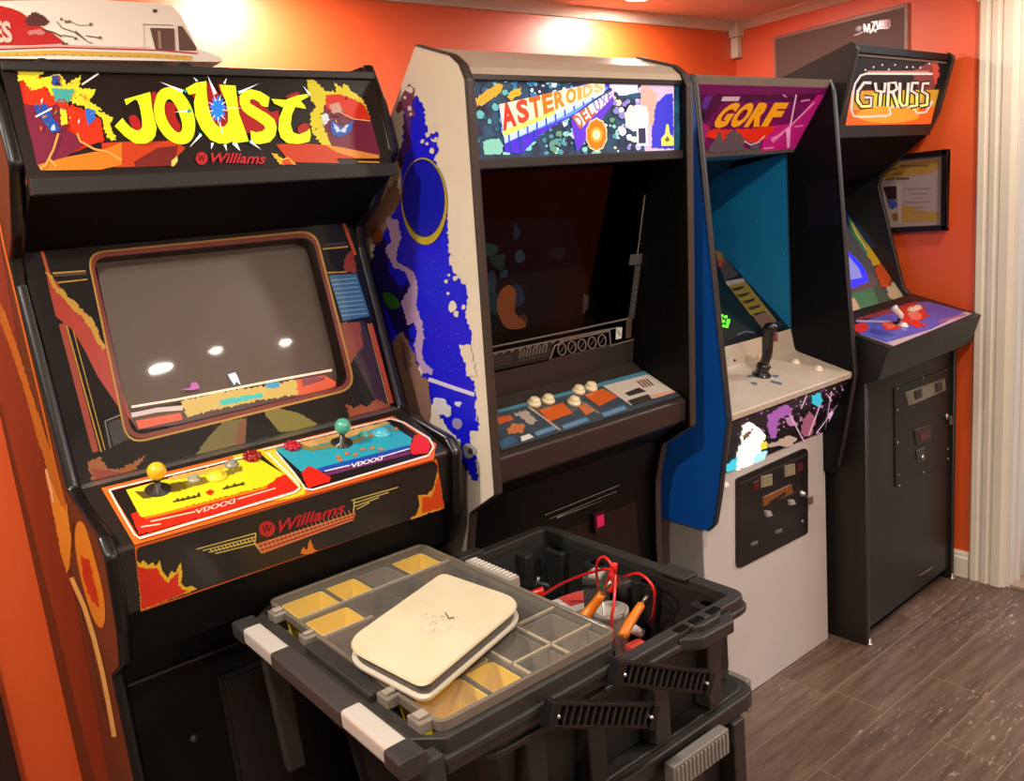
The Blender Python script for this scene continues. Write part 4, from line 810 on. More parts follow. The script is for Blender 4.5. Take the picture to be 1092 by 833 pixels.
    mb.art(TP, C((50, 320), (110, 310), (140, 335), (60, 360)), '#c85a28', 3, jag=(1, 3)); mb.art(TP, C((100, 385), (140, 355), (200, 365), (190, 400), (110, 415)), '#b87040', 3, jag=(1, 3)); mb.art(TP, C((140, 300), (200, 285), (270, 340), (220, 360)), '#a89a90', 3, jag=(1.4, 3))
    mb.stroke(TP, C((215, 265), (385, 390)), 2, '#b09a84', 4); mb.stroke(TP, C((455, 215), (590, 300)), 2, '#8a7a6c', 4)
    for x0_, y0_, n in ((245, 400, 11), (390, 365, 13), (600, 300, 12)):
        mb.art(TP, C((x0_, y0_), (x0_+10*n, y0_-3.4*n-5), (x0_+10*n+22, y0_-3.4*n+20), (x0_+22, y0_+26)), '#2c6088', 3)
        for i in range(n): mb.stroke(TP, C((x0_+6+i*10, y0_+2-i*3.4), (x0_+22+i*10, y0_+18-i*3.4)), .8, '#9ab0bc', 4)
    mb.art(TP, C((55, 450), (130, 420), (160, 450), (75, 490)), '#3a5a78', 3, jag=(.6, 3)); mb.art(TP, C((175, 425), (220, 410), (245, 428), (180, 452)), '#d8d4d0', 4)
    for q in (((740, 235), (850, 200), (870, 225), (770, 262)), ((725, 195), (800, 165), (840, 185), (750, 210))): mb.art(TP, C(*q), '#3a3430', 4)
    for i in range(4): mb.stroke(TP, C((790+i*16, 130-i*4), (830+i*16, 165-i*4)), 1.4, '#6a3a2c', 4)
    mb.art(TP, C((860, 205), (985, 180), (1000, 188), (890, 222)), '#d89a80', 4)
    cpn = mb.build('control_panel', root, merge=False, label='brown-black control panel with orange and blue printed squares')
    up = TP.n
    for x, y in ((245, 240), (318, 225), (480, 175), (545, 158), (455, 235)):
        p = TP.hit(*C((x, y+14))[0]); q = MB(); mm = mat('#e8d8ae', rough=.3, coat=.4)
        q.lathe(p, up, [(.0165, 0), (.0165, .005), (.0135, .009), (.0125, .009), (.0125, .013), (.0105, .016), (.004, .0175), (0, .0178)], mm, 24); q.build('button', cpn, label='cream push button')
    mb = MB(); mb.prismX([(1.36, .945), (1.43, .895), (1.47, .78), (1.485, .6), (1.485, 0), (1.505, 0), (1.505, .8), (1.45, .92)], a, b, BLACK); mb.build('front_panel', root)
    FQ = PY_(1.4845); J = lambda *p: cz(440, 420, 3.9, *p); mb = MB()
    mb.box(1.17, 1.53, 1.474, 1.486, .30, .76, mat('#100e0d', rough=.3)); d_ = mb.build('coin_door', root, .003)
    mb = MB(); F2 = PY_(1.473); FH = PYZ((1.43, .895), (1.47, .78))
    for ln, w_ in ((((550, 505), (860, 380)), .8), (((570, 520), (850, 405)), .6)): mb.stroke(FH, J(*ln), w_, mat('#a09890', rough=.35, metal=.3), 5)
    mb.stroke(FH, J((600, 515), (845, 428)), 2.0, mat('#9a9288', rough=.35), 6)
    for i in range(26): mb.stroke(FH, J((626+i*8.4, 500-i*3), (632+i*8.4, 512-i*3)), .8, '#26221f', 8)
    mb.build('door_hinge', d_, merge=False)
    c = F2.hit(637, 555); mb = MB(); mb.box(c.x-.02, c.x+.02, 1.462, 1.474, c.z-.03, c.z+.025, mat('#2a0a14', rough=.3)); mb.prismX([(1.4615, c.z-.014), (1.4605, c.z), (1.4615, c.z+.016), (1.463, c.z+.016), (1.463, c.z-.014)], c.x-.012, c.x+.012, mat('#c01c50', rough=.3, emit=.22)); mb.build('coin_reject_button', d_, label='glowing pink coin button')
build_asteroids()

# ================================================================== cabinet 3: the GORF machine
def build_gorf():
    frame()
    X0, X1, T = 1.735, 2.38, .02
    root = thing('arcade_cabinet', 'arcade cabinet with bright blue side, white base and white control shelf', 'arcade machine', (2.06, 1.75, 0))
    BL = mat('#1272e8', rough=.45, noise=(7, '#1068d4', .4), name='blue_painted_side'); TEAL = mat('#1484b4', rough=.5, noise=(5, '#0f709c', .5), name='teal_interior')
    front = [(1.40, 1.79), (1.39, 1.76), (1.352, 1.19), (1.332, .925), (1.372, .705), (1.392, .62), (1.415, .597)]
    prof = fillet(front+[(2.12, .60), (2.12, 1.45), (1.85, 1.79)], [.015, .01, .05, .02, .03, .015, .01, .0, .02, .02])
    for i, xa in enumerate((X0, X1-T)):
        mb = MB(); mb.prismX(prof, xa, xa+T, BL if i == 0 else BLACK)
        if i == 1:
            mb.faces([(xa-.0015, y, z) for y, z in ((1.545, 1.60), (1.545, 1.04), (1.62, 1.0), (1.95, 1.2), (1.95, 1.55))], [(0, 1, 2, 3, 4)], TEAL)
            mb.faces([(xa-.002, y, z) for y, z in ((1.54, 1.60), (1.545, 1.60), (1.545, 1.04), (1.54, 1.04))], [(0, 1, 2, 3)], mat('#2a4a50', rough=.4))
            for px, py in ((806, 236), (774, 217), (836, 271)):
                c = PX_(xa-.002).hit(px, py); mb.lathe(c, (-1, 0, 0), [(.004, 0), (.003, .002), (0, .0025)], STEEL, 8)
            mb.art(PX_(xa), [(860, 195), (892, 190), (896, 240), (862, 245)], '#150a0a', 1)
        mb.build('side_panel', root, merge=False, label='blue painted side' if i == 0 else 'black right side, teal inside')
        mb = MB(); molding(mb, fillet(front, [0]+[.01]*(len(front)-2)+[0]), xa, xa+T, mat('#2b2725', rough=.4)); mb.build('edge_molding', root)
    a, b = X0+T, X1-T
    globals()['XLIM'] = (a, b)
    WB = mat('#c8c3bd', rough=.5, noise=(5, '#bab5ae', .4), name='white_base_laminate')
    bx0, bx1 = 1.748, 2.372
    mb = MB(); mb.prismX([(1.44, 0), (1.44, .73), (1.46, .77), (2.10, .77), (2.10, 0)], bx0, bx1, WB); mb.build('base', root, .003)
    mb = MB(); mb.box(a, b, 2.09, 2.11, .77, 1.45, BLACK); mb.prismX([(1.41, 1.785), (1.85, 1.785), (1.85, 1.77), (1.41, 1.77)], a, b, mat('#4c463f', rough=.5)); mb.prismX([(1.85, 1.785), (2.11, 1.45), (2.10, 1.45), (1.845, 1.77)], a, b, BLACK); mb.build('cabinet_shell', root)
    MP = PYZ((1.402, 1.768), (1.515, 1.608)); mb = MB(); e = .3
    K = lambda h: mat(h, rough=.45, emit=e, spec=.25)
    mb.loft([(a, 1.402, 1.768), (b, 1.402, 1.768), (b, 1.515, 1.608), (a, 1.515, 1.608)], [(a, 1.41, 1.775), (b, 1.41, 1.775), (b, 1.523, 1.615), (a, 1.523, 1.615)], K('#6a0e4e'))
    G = lambda *p: cz(740, 90, 7.28, *p)
    mb.art(MP, G((20, 80), (1000, 75), (1000, 130), (240, 135), (60, 330), (20, 300)), K('#4a0838'), 1, jag=(1, 4)); mb.art(MP, G((560, 330), (780, 300), (960, 80), (1040, 80), (780, 500), (520, 520)), K('#b81c74'), 1); mb.art(MP, G((90, 90), (150, 90), (90, 200), (60, 170)), K('#5a2a8a'), 2); mb.art(MP, G((20, 260), (120, 330), (60, 540), (20, 520)), K('#a01c6c'), 2)
    for q in (((690, 80), (720, 100)), ((830, 130), (900, 120)), ((780, 330), (850, 320)), ((600, 420), (660, 400), (720, 350)), ((540, 500), (620, 490)), ((610, 450), (690, 380))): mb.stroke(MP, G(*q), 1.6, K('#d878b0'), 3)
    Y2 = K('#e89a18')
    mb.art(MP, G((110, 350), (360, 350), (420, 340), (640, 325), (560, 420), (470, 470), (400, 440), (350, 390), (330, 440), (240, 420), (210, 470), (150, 420), (90, 400)), K('#d82c12'), 4, jag=(1, 3))
    mb.art(MP, G((160, 420), (200, 360), (230, 440), (270, 380), (330, 360), (400, 420), (390, 520), (120, 530), (130, 470)), K('#5c4a50'), 5, jag=(1.4, 3)); mb.art(MP, G((420, 430), (500, 470), (540, 420), (500, 500), (440, 500)), K('#5c4a60'), 5, jag=(1.2, 3))
    mb.stroke(MP, G((390, 440), (440, 470), (500, 450), (550, 400)), 1.2, K('#d8b8b8'), 6)
    # GORF letters
    for i, ch in enumerate('GORF'):
        t0, t1 = i/4, (i+.93)/4; bl = lambda t: Vector(G((118, 340))[0]).lerp(Vector(G((650, 326))[0]), t); tl = lambda t: Vector(G((262, 142))[0]).lerp(Vector(G((748, 142))[0]), t)
        mb.text(ch, MP, [bl(t0), bl(t1), tl(t1), tl(t0)], K('#7a1610'), 7, .09); mb.text(ch, MP, [bl(t0), bl(t1), tl(t1), tl(t0)], Y2, 9, .06)
    mb.art(MP, G((225, 95), (360, 95), (345, 130), (210, 130)), K('#c8a4b0'), 5)
    mb.stroke(MP, G((795, 80), (745, 340), (735, 490)), 1.6, K('#e0a8c8'), 6); mb.stroke(MP, G((935, 140), (730, 340), (600, 440)), 1.4, K('#d890b0'), 6); mb.art(MP, G((715, 350), (735, 330), (750, 350), (745, 480), (725, 500)), K('#e8a0d0'), 6)
    mb.art(MP, G((20, 170), (60, 200), (90, 240), (60, 300), (30, 240)), K('#1a0a14'), 3, jag=(1, 3)); mb.art(MP, G((30, 280), (55, 270), (60, 320), (40, 330)), K('#b8a0a8'), 4, jag=(1, 2)); mb.art(MP, G((20, 380), (60, 380), (70, 430), (30, 470)), K('#a8605c'), 4, jag=(1, 2))
    mb.build('marquee', root, merge=False, label='magenta marquee with four yellow-orange letters')
    BG = mat('#8a8074', rough=.45, name='beige_retainer'); mb = MB(); mb.prismX([(1.392, 1.787), (1.406, 1.763), (1.413, 1.768), (1.40, 1.79)], a, b, BG); mb.prismX([(1.508, 1.618), (1.520, 1.600), (1.528, 1.606), (1.516, 1.624)], a, b, mat('#6b645c', rough=.45)); mb.build('marquee_retainer', root)
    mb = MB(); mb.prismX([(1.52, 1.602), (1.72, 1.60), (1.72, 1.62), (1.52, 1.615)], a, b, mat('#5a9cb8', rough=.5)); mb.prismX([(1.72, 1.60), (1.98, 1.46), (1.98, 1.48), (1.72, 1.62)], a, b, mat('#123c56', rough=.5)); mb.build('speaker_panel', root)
    mb = MB(); mb.prismX([(1.95, 1.48), (1.95, 1.18), (1.965, 1.18), (1.965, 1.48)], a, b, TEAL); mb.build('interior_back', root)
    # tilted bezel and screen
    BP = PYZ((1.545, 1.055), (1.90, 1.395)); mb = MB()
    mb.loft([(a, 1.545, 1.055), (b, 1.545, 1.055), (b, 1.95, 1.443), (a, 1.95, 1.443)], [(a, 1.555, 1.045), (b, 1.555, 1.045), (b, 1.96, 1.433), (a, 1.96, 1.433)], mat('#0b0a0c', rough=.3, coat=.3))
    Z = lambda *p: cz(740, 230, 4.167, *p)
    mb.art(BP, Z((85, 150), (110, 145), (200, 265), (135, 285)), '#4a4038', 1, jag=(.8, 3)); mb.art(BP, Z((95, 150), (125, 160), (140, 205), (110, 230)), '#8a6a2c', 2, jag=(1, 3)); mb.art(BP, Z((110, 190), (130, 200), (125, 230), (108, 220)), '#a83820', 3, jag=(.6, 2))
    mb.art(BP, Z((138, 292), (218, 278), (375, 478), (345, 490), (250, 440)), '#8c7a1c', 2); mb.art(BP, Z((138, 292), (218, 278), (226, 292), (150, 312)), '#a8a098', 3)
    for i in range(6): 
        x = 165+i*24; y = 318+i*28
        for k in range(4): mb.stroke(BP, Z((x+k*5, y+k*3+8), (x+60-k*2, y-14+k*3+8)), .7, '#26200a', 4)
    mb.art(BP, Z((265, 450), (310, 430), (345, 450), (372, 482), (300, 500)), '#7a5a48', 4, jag=(.8, 3))
    mb.art(BP, Z((90, 260), (260, 455), (300, 500), (200, 540), (90, 570), (0, 500), (0, 280)), '#0d1712', 2)
    for x, y in ((112, 430), (122, 445), (140, 450), (130, 470), (150, 478), (128, 490), (152, 466), (118, 462), (145, 492)): mb.art(BP, Z((x-7, y-5), (x+9, y-7), (x+8, y+6), (x-6, y+6)), mat('#5fe02c', emit=1.2), 4)
    mb.stroke(BP, Z((190, 530), (230, 515), (270, 520)), 1.4, '#5a5c80', 4); mb.build('screen_bezel', root, merge=False, label='tilted black screen bezel with yellow instruction strip')
    # white moulded control shelf
    TP = PYZ((1.338, .93), (1.53, .985)); WS = mat('#c4b6a2', rough=.4, coat=.15, noise=(12, '#b0a18c', .5), name='white_fibreglass')
    mb = MB(); mb.prismX(fillet([(1.338, .93), (1.340, .912), (1.36, .905), (1.56, .93), (1.56, 1.062), (1.545, 1.055), (1.532, .985)], [.005, .004, 0, 0, 0, .006, .02]), a, b, WS); N_ = lambda *p: cz(740, 340, 4.9, *p)
    for q in ((280, 300, 320, 295), (300, 335, 330, 340), (400, 325, 460, 340), (410, 298, 440, 300)): mb.stroke(TP, N_((q[0], q[1]), (q[2], q[3])), 2.4, '#55728a', 2)
    c = PYZ((1.532, .985), (1.545, 1.055)).hit(*N_((212, 218))[0]); mb.lathe(c, (0, -1, 0), [(.005, 0), (.003, .003), (0, .003)], mat('#6a1a14'), 8)
    sh = mb.build('control_shelf', root, merge=False, label='white moulded control shelf')
    up = TP.n; p = TP.hit(812, 400); BLK = mat('#161313', rough=.3, coat=.4)
    mb = MB(); mb.lathe(p, up, [(.028, 0), (.028, .004), (.02, .008), (.019, .02), (.022, .028), (.018, .036), (.011, .04)], BLK, 20)
    mb.tube([p+up*.035, p+up*.06+Vector((.003, -.002, 0)), p+up*.09+Vector((.004, .004, 0)), p+up*.12+Vector((-.003, .004, 0)), p+up*.15+Vector((-.008, .0, 0))], [.013, .019], BLK, 14, 3); mb.ball(p+up*.15+Vector((-.008, 0, 0)), .0205, BLK, 14, .8)
    mb.obox(p+up*.125+Vector((-.004, -.018, 0)), (.006, 0, 0), (0, .006, .004), (0, 0, .012), mat('#7a4a40', rough=.4)); mb.obox(p+up*.155+Vector((.02, -.002, 0)), (.012, 0, .004), (0, .007, 0), (0, 0, .006), BLK)
    mb.build('flight_joystick', sh, label='black pistol-grip joystick')
    for x, y in ((530, 222), (650, 258)):
        p = TP.hit(*N_((x, y+8))[0]); q = MB(); q.lathe(p, up, [(.017, 0), (.015, .004), (.010, .005), (.010, .010), (.006, .0125), (0, .013)], mat('#e6d6c0', rough=.35, coat=.3), 18); q.build('button', sh)
    # speckled front panel under the shelf
    FP = PYZ((1.348, .905), (1.437, .728)); mb = MB()
    mb.prismX([(1.348, .905), (1.437, .728), (1.46, .73), (1.40, .915)], a, b, mat('#1c0e16', rough=.35, coat=.2)); V = N_
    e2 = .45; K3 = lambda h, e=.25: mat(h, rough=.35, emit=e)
    rnd = random.Random(21)
    for _ in range(170):
        x = rnd.uniform(220, 830); y0_ = 520-(x-190)*.36; y = rnd.uniform(y0_, y0_+210-(x-190)*.12); r = rnd.uniform(3, 8); mb.art(FP, V(*blob(x, y, r, rnd, 1, 5)), K3(rnd.choice(('#7a3c8c', '#c07ac8', '#4a2c54', '#d8a8c8', '#5a2c3c'))), 1)
    mb.art(FP, V((385, 500), (470, 450), (520, 470), (510, 500), (450, 520), (430, 620), (400, 625), (385, 560)), K3('#c070d8'), 3, jag=(1.2, 3)); mb.art(FP, V((470, 520), (510, 505), (545, 560), (500, 560)), K3('#d89ad0'), 3, jag=(1, 3))
    mb.art(FP, V((560, 560), (600, 480), (640, 520), (620, 600), (570, 625)), K3('#b8708c'), 3, jag=(1.4, 3)); mb.art(FP, V((615, 400), (660, 385), (675, 430), (650, 460), (615, 440)), K3('#38c0dc', .6), 4, jag=(.8, 3))
    mb.art(FP, V((680, 370), (710, 360), (770, 440), (785, 530), (740, 560), (690, 570), (640, 610), (625, 560), (680, 500)), K3('#b860d8'), 3, jag=(1.5, 3)); mb.art(FP, V((690, 520), (720, 480), (770, 510), (730, 545)), K3('#f0c0f0', .5), 5, jag=(1.6, 2.5))
    for q in (((500, 500), (575, 640)), ((590, 400), (560, 470)), ((660, 450), (600, 610)), ((720, 380), (735, 560)), ((800, 430), (640, 600)), ((700, 400), (720, 430))): mb.stroke(FP, V(*q), 1.2, K3('#e8c8d8', .4), 6)
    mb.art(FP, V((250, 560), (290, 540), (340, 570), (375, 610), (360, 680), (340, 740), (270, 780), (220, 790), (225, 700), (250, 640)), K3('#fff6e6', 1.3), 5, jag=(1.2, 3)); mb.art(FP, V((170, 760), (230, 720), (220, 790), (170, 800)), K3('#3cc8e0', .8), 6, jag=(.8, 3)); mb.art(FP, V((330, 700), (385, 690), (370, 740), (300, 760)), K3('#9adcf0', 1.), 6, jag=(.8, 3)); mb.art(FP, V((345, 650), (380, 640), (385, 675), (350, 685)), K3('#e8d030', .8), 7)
    mb.art(FP, V((380, 650), (440, 640), (500, 610), (540, 625), (500, 670), (400, 680)), K3('#c8b0a0', .4), 4, jag=(1.2, 3)); mb.art(FP, V((385, 675), (450, 662), (480, 672), (400, 700)), K3('#141014', 0), 5); mb.art(FP, V((250, 610), (310, 570), (300, 600), (260, 640)), K3('#8a7a58', .2), 6, jag=(1, 2))
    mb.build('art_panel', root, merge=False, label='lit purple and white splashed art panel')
    # coin door
    CPn = PY_(1.44); D = lambda *p: cz(770, 460, 5.208, *p)
    px = fillet(D((78, 265), (478, 85), (478, 565), (80, 772)), 5)
    mb = MB(); mb.panel(Plane((0, 1.436, 0), (0, -1, 0)), px, mat('#141110', rough=.3, coat=.2), .01); cd_ = mb.build('coin_door', root)
    D2 = PY_(1.4355); mb = MB()
    mb.stroke(D2, D((100, 290), (470, 128)), .9, mat('#6a625c', rough=.3, metal=.5), 1); mb.stroke(D2, fillet(D((100, 300), (462, 140), (462, 555), (100, 735)), 3), .8, '#2e2926', 1, True); mb.build('door_frame_line', cd_, merge=False)
    def dbox(name, q, m_, dz=.006, lab=None):
        A_ = [D2.hit(x, y) for x, y in D(*q)]; c_ = sum(A_, Vector())/4; mbb = MB(); mbb.loft(A_, [p+(p-c_)*(-.15)+Vector((0, -dz, 0)) for p in A_], m_); return mbb.build(name, cd_, label=lab)
    for k, (ox, oy) in enumerate(((0, 0), (130, -58))):
        dbox('coin_slot', ((215, 250+0), (275, 235), (275, 300), (215, 315)) if k == 0 else ((345, 190), (400, 178), (402, 240), (348, 255)), mat('#8c8468', rough=.4), .006)
        dbox('price_label', ((168+k*248, 285-k*98), (205+k*242, 268-k*96), (205+k*242, 325-k*110), (170+k*246, 332-k*106)), mat('#4a1212', rough=.4, emit=.1), .003)
        dbox('coin_return', ((232+k*130, 440-k*60), (262+k*130, 440-k*62), (272+k*130, 468-k*64), (238+k*130, 475-k*64)), mat('#a8a098', rough=.35), .008)
        dbox('reject_plate', ((158+k*135, 622-k*70), (198+k*135, 606-k*68), (200+k*135, 624-k*66), (160+k*135, 640-k*70)), mat('#6a645c', rough=.4), .002)
    dbox('badge', ((225, 365), (385, 290), (395, 345), (228, 420)), mat('#7a4820', rough=.4), .003); dbox('badge', ((250, 395), (350, 330), (355, 345), (262, 405)), mat('#1c1412', rough=.4), .005)
    c = D2.hit(*D((440, 345))[0]); mb = MB(); mb.lathe(c, (0, -1, 0), [(.011, 0), (.011, .004), (.007, .006), (.007, .014), (0, .015)], STEEL, 14); c2 = D2.hit(*D((475, 385))[0]); mb.obox(c2+Vector((0, -.012, .003)), (.010, 0, 0), (0, .0015, 0), (0, 0, .012), STEEL); mb.obox((c+c2)/2+Vector((0, -.013, .002)), (.012, 0, -.008), (0, .0012, 0), (0, 0, .003), STEEL); mb.build('lock', cd_)
    c = D2.hit(*D((445, 500))[0]); mb = MB(); mb.lathe(c, (0, -1, 0), [(.005, 0), (.005, .003), (0, .004)], STEEL, 10); mb.build('lock', cd_)
    c = CPn.hit(*D((20, 300))[0]); mb = MB(); mb.lathe((max(c.x, 1.765), 1.44, c.z), (0, -1, 0), [(.010, 0), (.008, .006), (0, .008)], mat('#e8d8c0', rough=.4, emit=.3), 12); mb.build('side_lamp', root)
    # small handle hook at the right side
    h = PX_(2.36).hit(903, 478); mb = MB(); mb.tube([(2.372, 1.432, .70), (2.378, 1.41, .66), (2.378, 1.395, .655), (2.378, 1.385, .675)], .004, mat('#c8bcae', rough=.35), 8); mb.build('side_hook', root)
build_gorf()

# ================================================================== cabinet 4: the GYRUSS machine
def build_gyruss():
    PV = (2.745, 1.33); frame(PV[0], PV[1], 1.6)
    X0, X1, T = 2.41, 3.075, .02
    root = thing('arcade_cabinet', 'black arcade cabinet with orange-lit chrome-lettered marquee, nearest the doorway', 'arcade machine', (PV[0], PV[1], 0), 1.6)
    SD = mat('#171412', rough=.5, noise=(9, '#242019', .6), name='worn_black_side')
    front = [(1.372, 1.885), (1.352, 1.87), (1.40, 1.70), (1.428, 1.648), (1.60, 1.51), (1.612, 1.47), (1.52, 1.10), (1.50, 1.075), (1.335, 1.01), (1.335, .88), (1.335, 0)]
    prof = fillet(front+[(2.1, 0), (2.1, 1.70)], [.01, .012, 0, .02, .03, .03, .02, .02, .02, 0, 0, 0, .02])
    for i, xa in enumerate((X0, X1-T)):
        mb = MB(); mb.prismX(prof, xa, xa+T, SD); 
        if i == 1:
            P = PX_(xa); mb.art(P, cz(720, 60, 2.7765, (505, 455), (540, 490), (600, 570), (560, 560), (505, 480)), '#141c5c', 1)
        mb.build('side_panel', root, merge=False)
        mb = MB(); molding(mb, fillet(front, [0]+[.012]*(len(front)-2)+[0]), xa, xa+T, mat('#2e2a26', rough=.4)); mb.build('edge_molding', root)
    a, b = X0+T, X1-T
    globals()['XLIM'] = (a, b)
    mb = MB(); mb.prismX([(1.36, 1.88), (2.10, 1.69), (2.10, 1.675), (1.36, 1.86)], a, b, BLACK); mb.box(a, b, 2.08, 2.10, 0, 1.69, BLACK); mb.build('cabinet_shell', root)
    MP = PYZ((1.376, 1.856), (1.424, 1.655)); mb = MB(); e = .55
    K = lambda h, e_=e: mat(h, rough=.45, emit=e_, spec=.3)
    mb.loft([(a, 1.376, 1.856), (b, 1.376, 1.856), (b, 1.424, 1.655), (a, 1.424, 1.655)], [(a, 1.385, 1.858), (b, 1.385, 1.858), (b, 1.433, 1.657), (a, 1.433, 1.657)], K('#241c20', .1))
    Q = lambda *p: cz(895, 50, 8.33, *p)
    # horizon bands: dark sky, olive-yellow, orange
    mb.art(MP, Q((110, 390), (890, 380), (860, 690), (50, 730), (80, 560)), K('#d85a1c'), 1); mb.art(MP, Q((110, 395), (890, 380), (850, 530), (100, 560)), K('#b8862c'), 2); mb.art(MP, Q((300, 395), (760, 385), (700, 560), (250, 570)), K('#c4a82c'), 3)
    mb.art(MP, Q((200, 560), (640, 520), (700, 640), (400, 680), (180, 640)), K('#e08a28'), 4, smooth=2); mb.art(MP, Q((640, 220), (860, 100), (870, 200), (840, 380), (700, 385)), K('#7a3c3c', .3), 2, jag=(1, 3)); mb.art(MP, Q((820, 130), (880, 110), (890, 260), (850, 340)), K('#b84438', .4), 3, jag=(1, 3))
    CH = K('#c8bcb4', .6)
    for x, y in ((232, 205), (305, 180), (382, 160), (440, 200), (495, 160), (600, 180), (655, 180), (720, 185), (800, 150)): mb.art(MP, Q((x-9, y), (x, y-11), (x+9, y), (x, y+11)), K('#c8c0d0'), 4)
    # long swoosh outline around the letters
    mb.stroke(MP, Q((830, 240), (240, 238), (190, 255), (140, 330), (120, 420), (105, 560), (130, 615), (200, 622), (420, 612), (455, 600), (445, 545), (470, 530), (650, 530), (670, 560), (690, 590), (770, 580), (830, 480)), 2.2, CH, 5)
    mb.stroke(MP, Q((250, 225), (800, 225)), 3, K('#b87c70', .3), 4)
    def letters(y0, y1, sh, c, ly, w):
        def st(*p, wd=w): mb.stroke(MP, Q(*p), wd, c, ly)
        st((285, 320), (220, 318), (165, 395), (160, 470), (200, 530), (280, 528), (285, 450), (225, 450))     # G
        st((320, 318), (330, 390), (400, 400), (410, 318)); st((372, 395), (365, 480), (360, 528))            # Y
        st((430, 530), (440, 320), (500, 318), (515, 370), (480, 400), (445, 400)); st((475, 400), (500, 470), (520, 530))    # R
        st((540, 318), (535, 480), (560, 528), (600, 520), (615, 318))                                # U
        st((705, 322), (650, 320), (640, 390), (690, 420), (690, 520), (630, 528))                    # S
        st((800, 325), (745, 325), (735, 395), (785, 425), (780, 515), (720, 525))                      # S
    letters(0, 0, 0, K('#2a1c18', 0), 6, 6.5)
    letters(0, 0, 0, CH, 7, 3.0)
    # lower half of the lettering turns yellow
    for q in (((160, 420), (165, 490), (205, 530), (280, 525)), ((365, 430), (360, 528)), ((430, 530), (436, 430)), ((490, 440), (520, 530)), ((535, 430), (540, 490), (565, 525), (600, 515), (608, 430)), ((690, 440), (690, 520), (630, 528)), ((785, 440), (780, 515), (720, 525))): mb.stroke(MP, Q(*q), 2.4, K('#dfe074', .7), 8)
    mb.build('marquee', root, merge=False, label='lit marquee with chrome letters over an orange glow')
    mb = MB(); mb.prismX([(1.417, 1.662), (1.425, 1.628), (1.44, 1.632), (1.432, 1.668)], a, b, DARKG); mb.prismX([(1.366, 1.872), (1.372, 1.852), (1.382, 1.854), (1.376, 1.876)], a, b, mat('#a89c90', rough=.35)); mb.build('marquee_retainer', root)
    mb = MB(); mb.prismX([(1.43, 1.63), (1.62, 1.50), (1.635, 1.51), (1.44, 1.645)], a, b, BLACKM); mb.build('speaker_panel', root)
    # bezel + screen
    BP = PYZ((1.515, 1.065), (1.78, 1.45)); mb = MB(); mb.loft([(a, 1.515, 1.065), (b, 1.515, 1.065), (b, 1.78, 1.45), (a, 1.78, 1.45)], [(a, 1.525, 1.06), (b, 1.525, 1.06), (b, 1.79, 1.445), (a, 1.79, 1.445)], mat('#4a4850', rough=.3, coat=.3))
    R2 = lambda *p: cz(880, 200, 4.167, *p)
    mb.art(BP, R2((90, 80), (130, 130), (250, 290), (380, 490), (330, 510), (270, 480), (210, 330), (90, 150)), '#1a2c6a', 1)
    for x0_, c in ((0, '#c8a820'), (-14, '#7a9c2c'), (-26, '#d8c060'), (-40, '#2c8c5c')): mb.stroke(BP, R2((112+x0_*.2, 100-x0_*.8), (165+x0_, 205), (240+x0_, 320)), 2.2, c, 2)
    mb.art(BP, R2((185, 240), (230, 300), (250, 340), (215, 350), (185, 300)), '#c8a028', 3, jag=(.8, 3)); mb.art(BP, R2((220, 360), (245, 335), (270, 360), (290, 400), (280, 450), (250, 440)), '#c04a14', 4, jag=(.8, 3)); mb.art(BP, R2((275, 440), (310, 420), (350, 470), (375, 495), (310, 505), (285, 490)), '#b8aa88', 4, jag=(1.2, 3)); mb.art(BP, R2((270, 370), (300, 400), (330, 440), (290, 440)), '#5a3a20', 3, jag=(1, 3))
    mb.art(BP, R2((60, 130), (90, 165), (150, 250), (205, 330), (235, 420), (215, 450), (60, 500)), mat('#55555e', rough=.2, coat=.5), 3); mb.art(BP, R2((60, 250), (110, 290), (160, 340), (190, 400), (180, 425), (60, 440)), mat('#2a2cd8', rough=.3, emit=1.1), 4, smooth=2); mb.art(BP, R2((60, 280), (110, 310), (150, 360), (165, 400), (60, 420)), mat('#7c7cc8', rough=.3, emit=.6), 5)
    mb.art(BP, R2((60, 490), (215, 445), (240, 520), (60, 590)), '#2c7c5c', 5); mb.art(BP, R2((210, 445), (240, 440), (280, 480), (300, 510), (245, 525)), '#1c5448', 6); mb.art(BP, R2((60, 500), (130, 490), (165, 555), (60, 590)), '#c8aa90', 6)
    mb.build('screen_bezel', root, merge=False, label='tilted screen bezel, blue glowing screen with striped colourful edge')
    mb = MB(); CBM = mat('#1b1816', rough=.42, name='black_panel_box')
    TP = PYZ((1.255, 1.003), (1.49, 1.074)); Wd = lambda *p: cz(900, 320, 6.94, *p)
    mb.prismX([(1.255, 1.003), (1.29, .90), (1.42, .86), (1.50, .93), (1.52, 1.065), (1.49, 1.074)], X0-.002, X1+.002, CBM)
    mb.art(TP, Wd((75, 185), (500, 20), (620, 10), (980, 95), (355, 345), (90, 270)), '#4450b0', 1); mb.art(TP, Wd((900, 85), (975, 92), (370, 340), (300, 320), (650, 215)), '#c0a8b0', 2)
    mb.art(TP, Wd((120, 125), (500, 18), (560, 15), (480, 60), (220, 130), (80, 150)), '#8a3038', 2, jag=(.8, 3)); mb.art(TP, Wd((260, 170), (330, 150), (380, 180), (430, 130), (390, 90), (430, 55), (520, 30), (590, 45), (600, 90), (640, 110), (560, 150), (620, 190), (540, 210), (480, 170), (440, 200), (390, 220), (300, 215)), '#d0281c', 3, jag=(1.6, 3))
    mb.art(TP, Wd((470, 100), (520, 80), (580, 100), (570, 140), (500, 150)), '#e06a58', 4, jag=(1.2, 3)); mb.art(TP, Wd((280, 180), (330, 160), (400, 190), (350, 215)), '#d85c40', 4, jag=(1, 3))
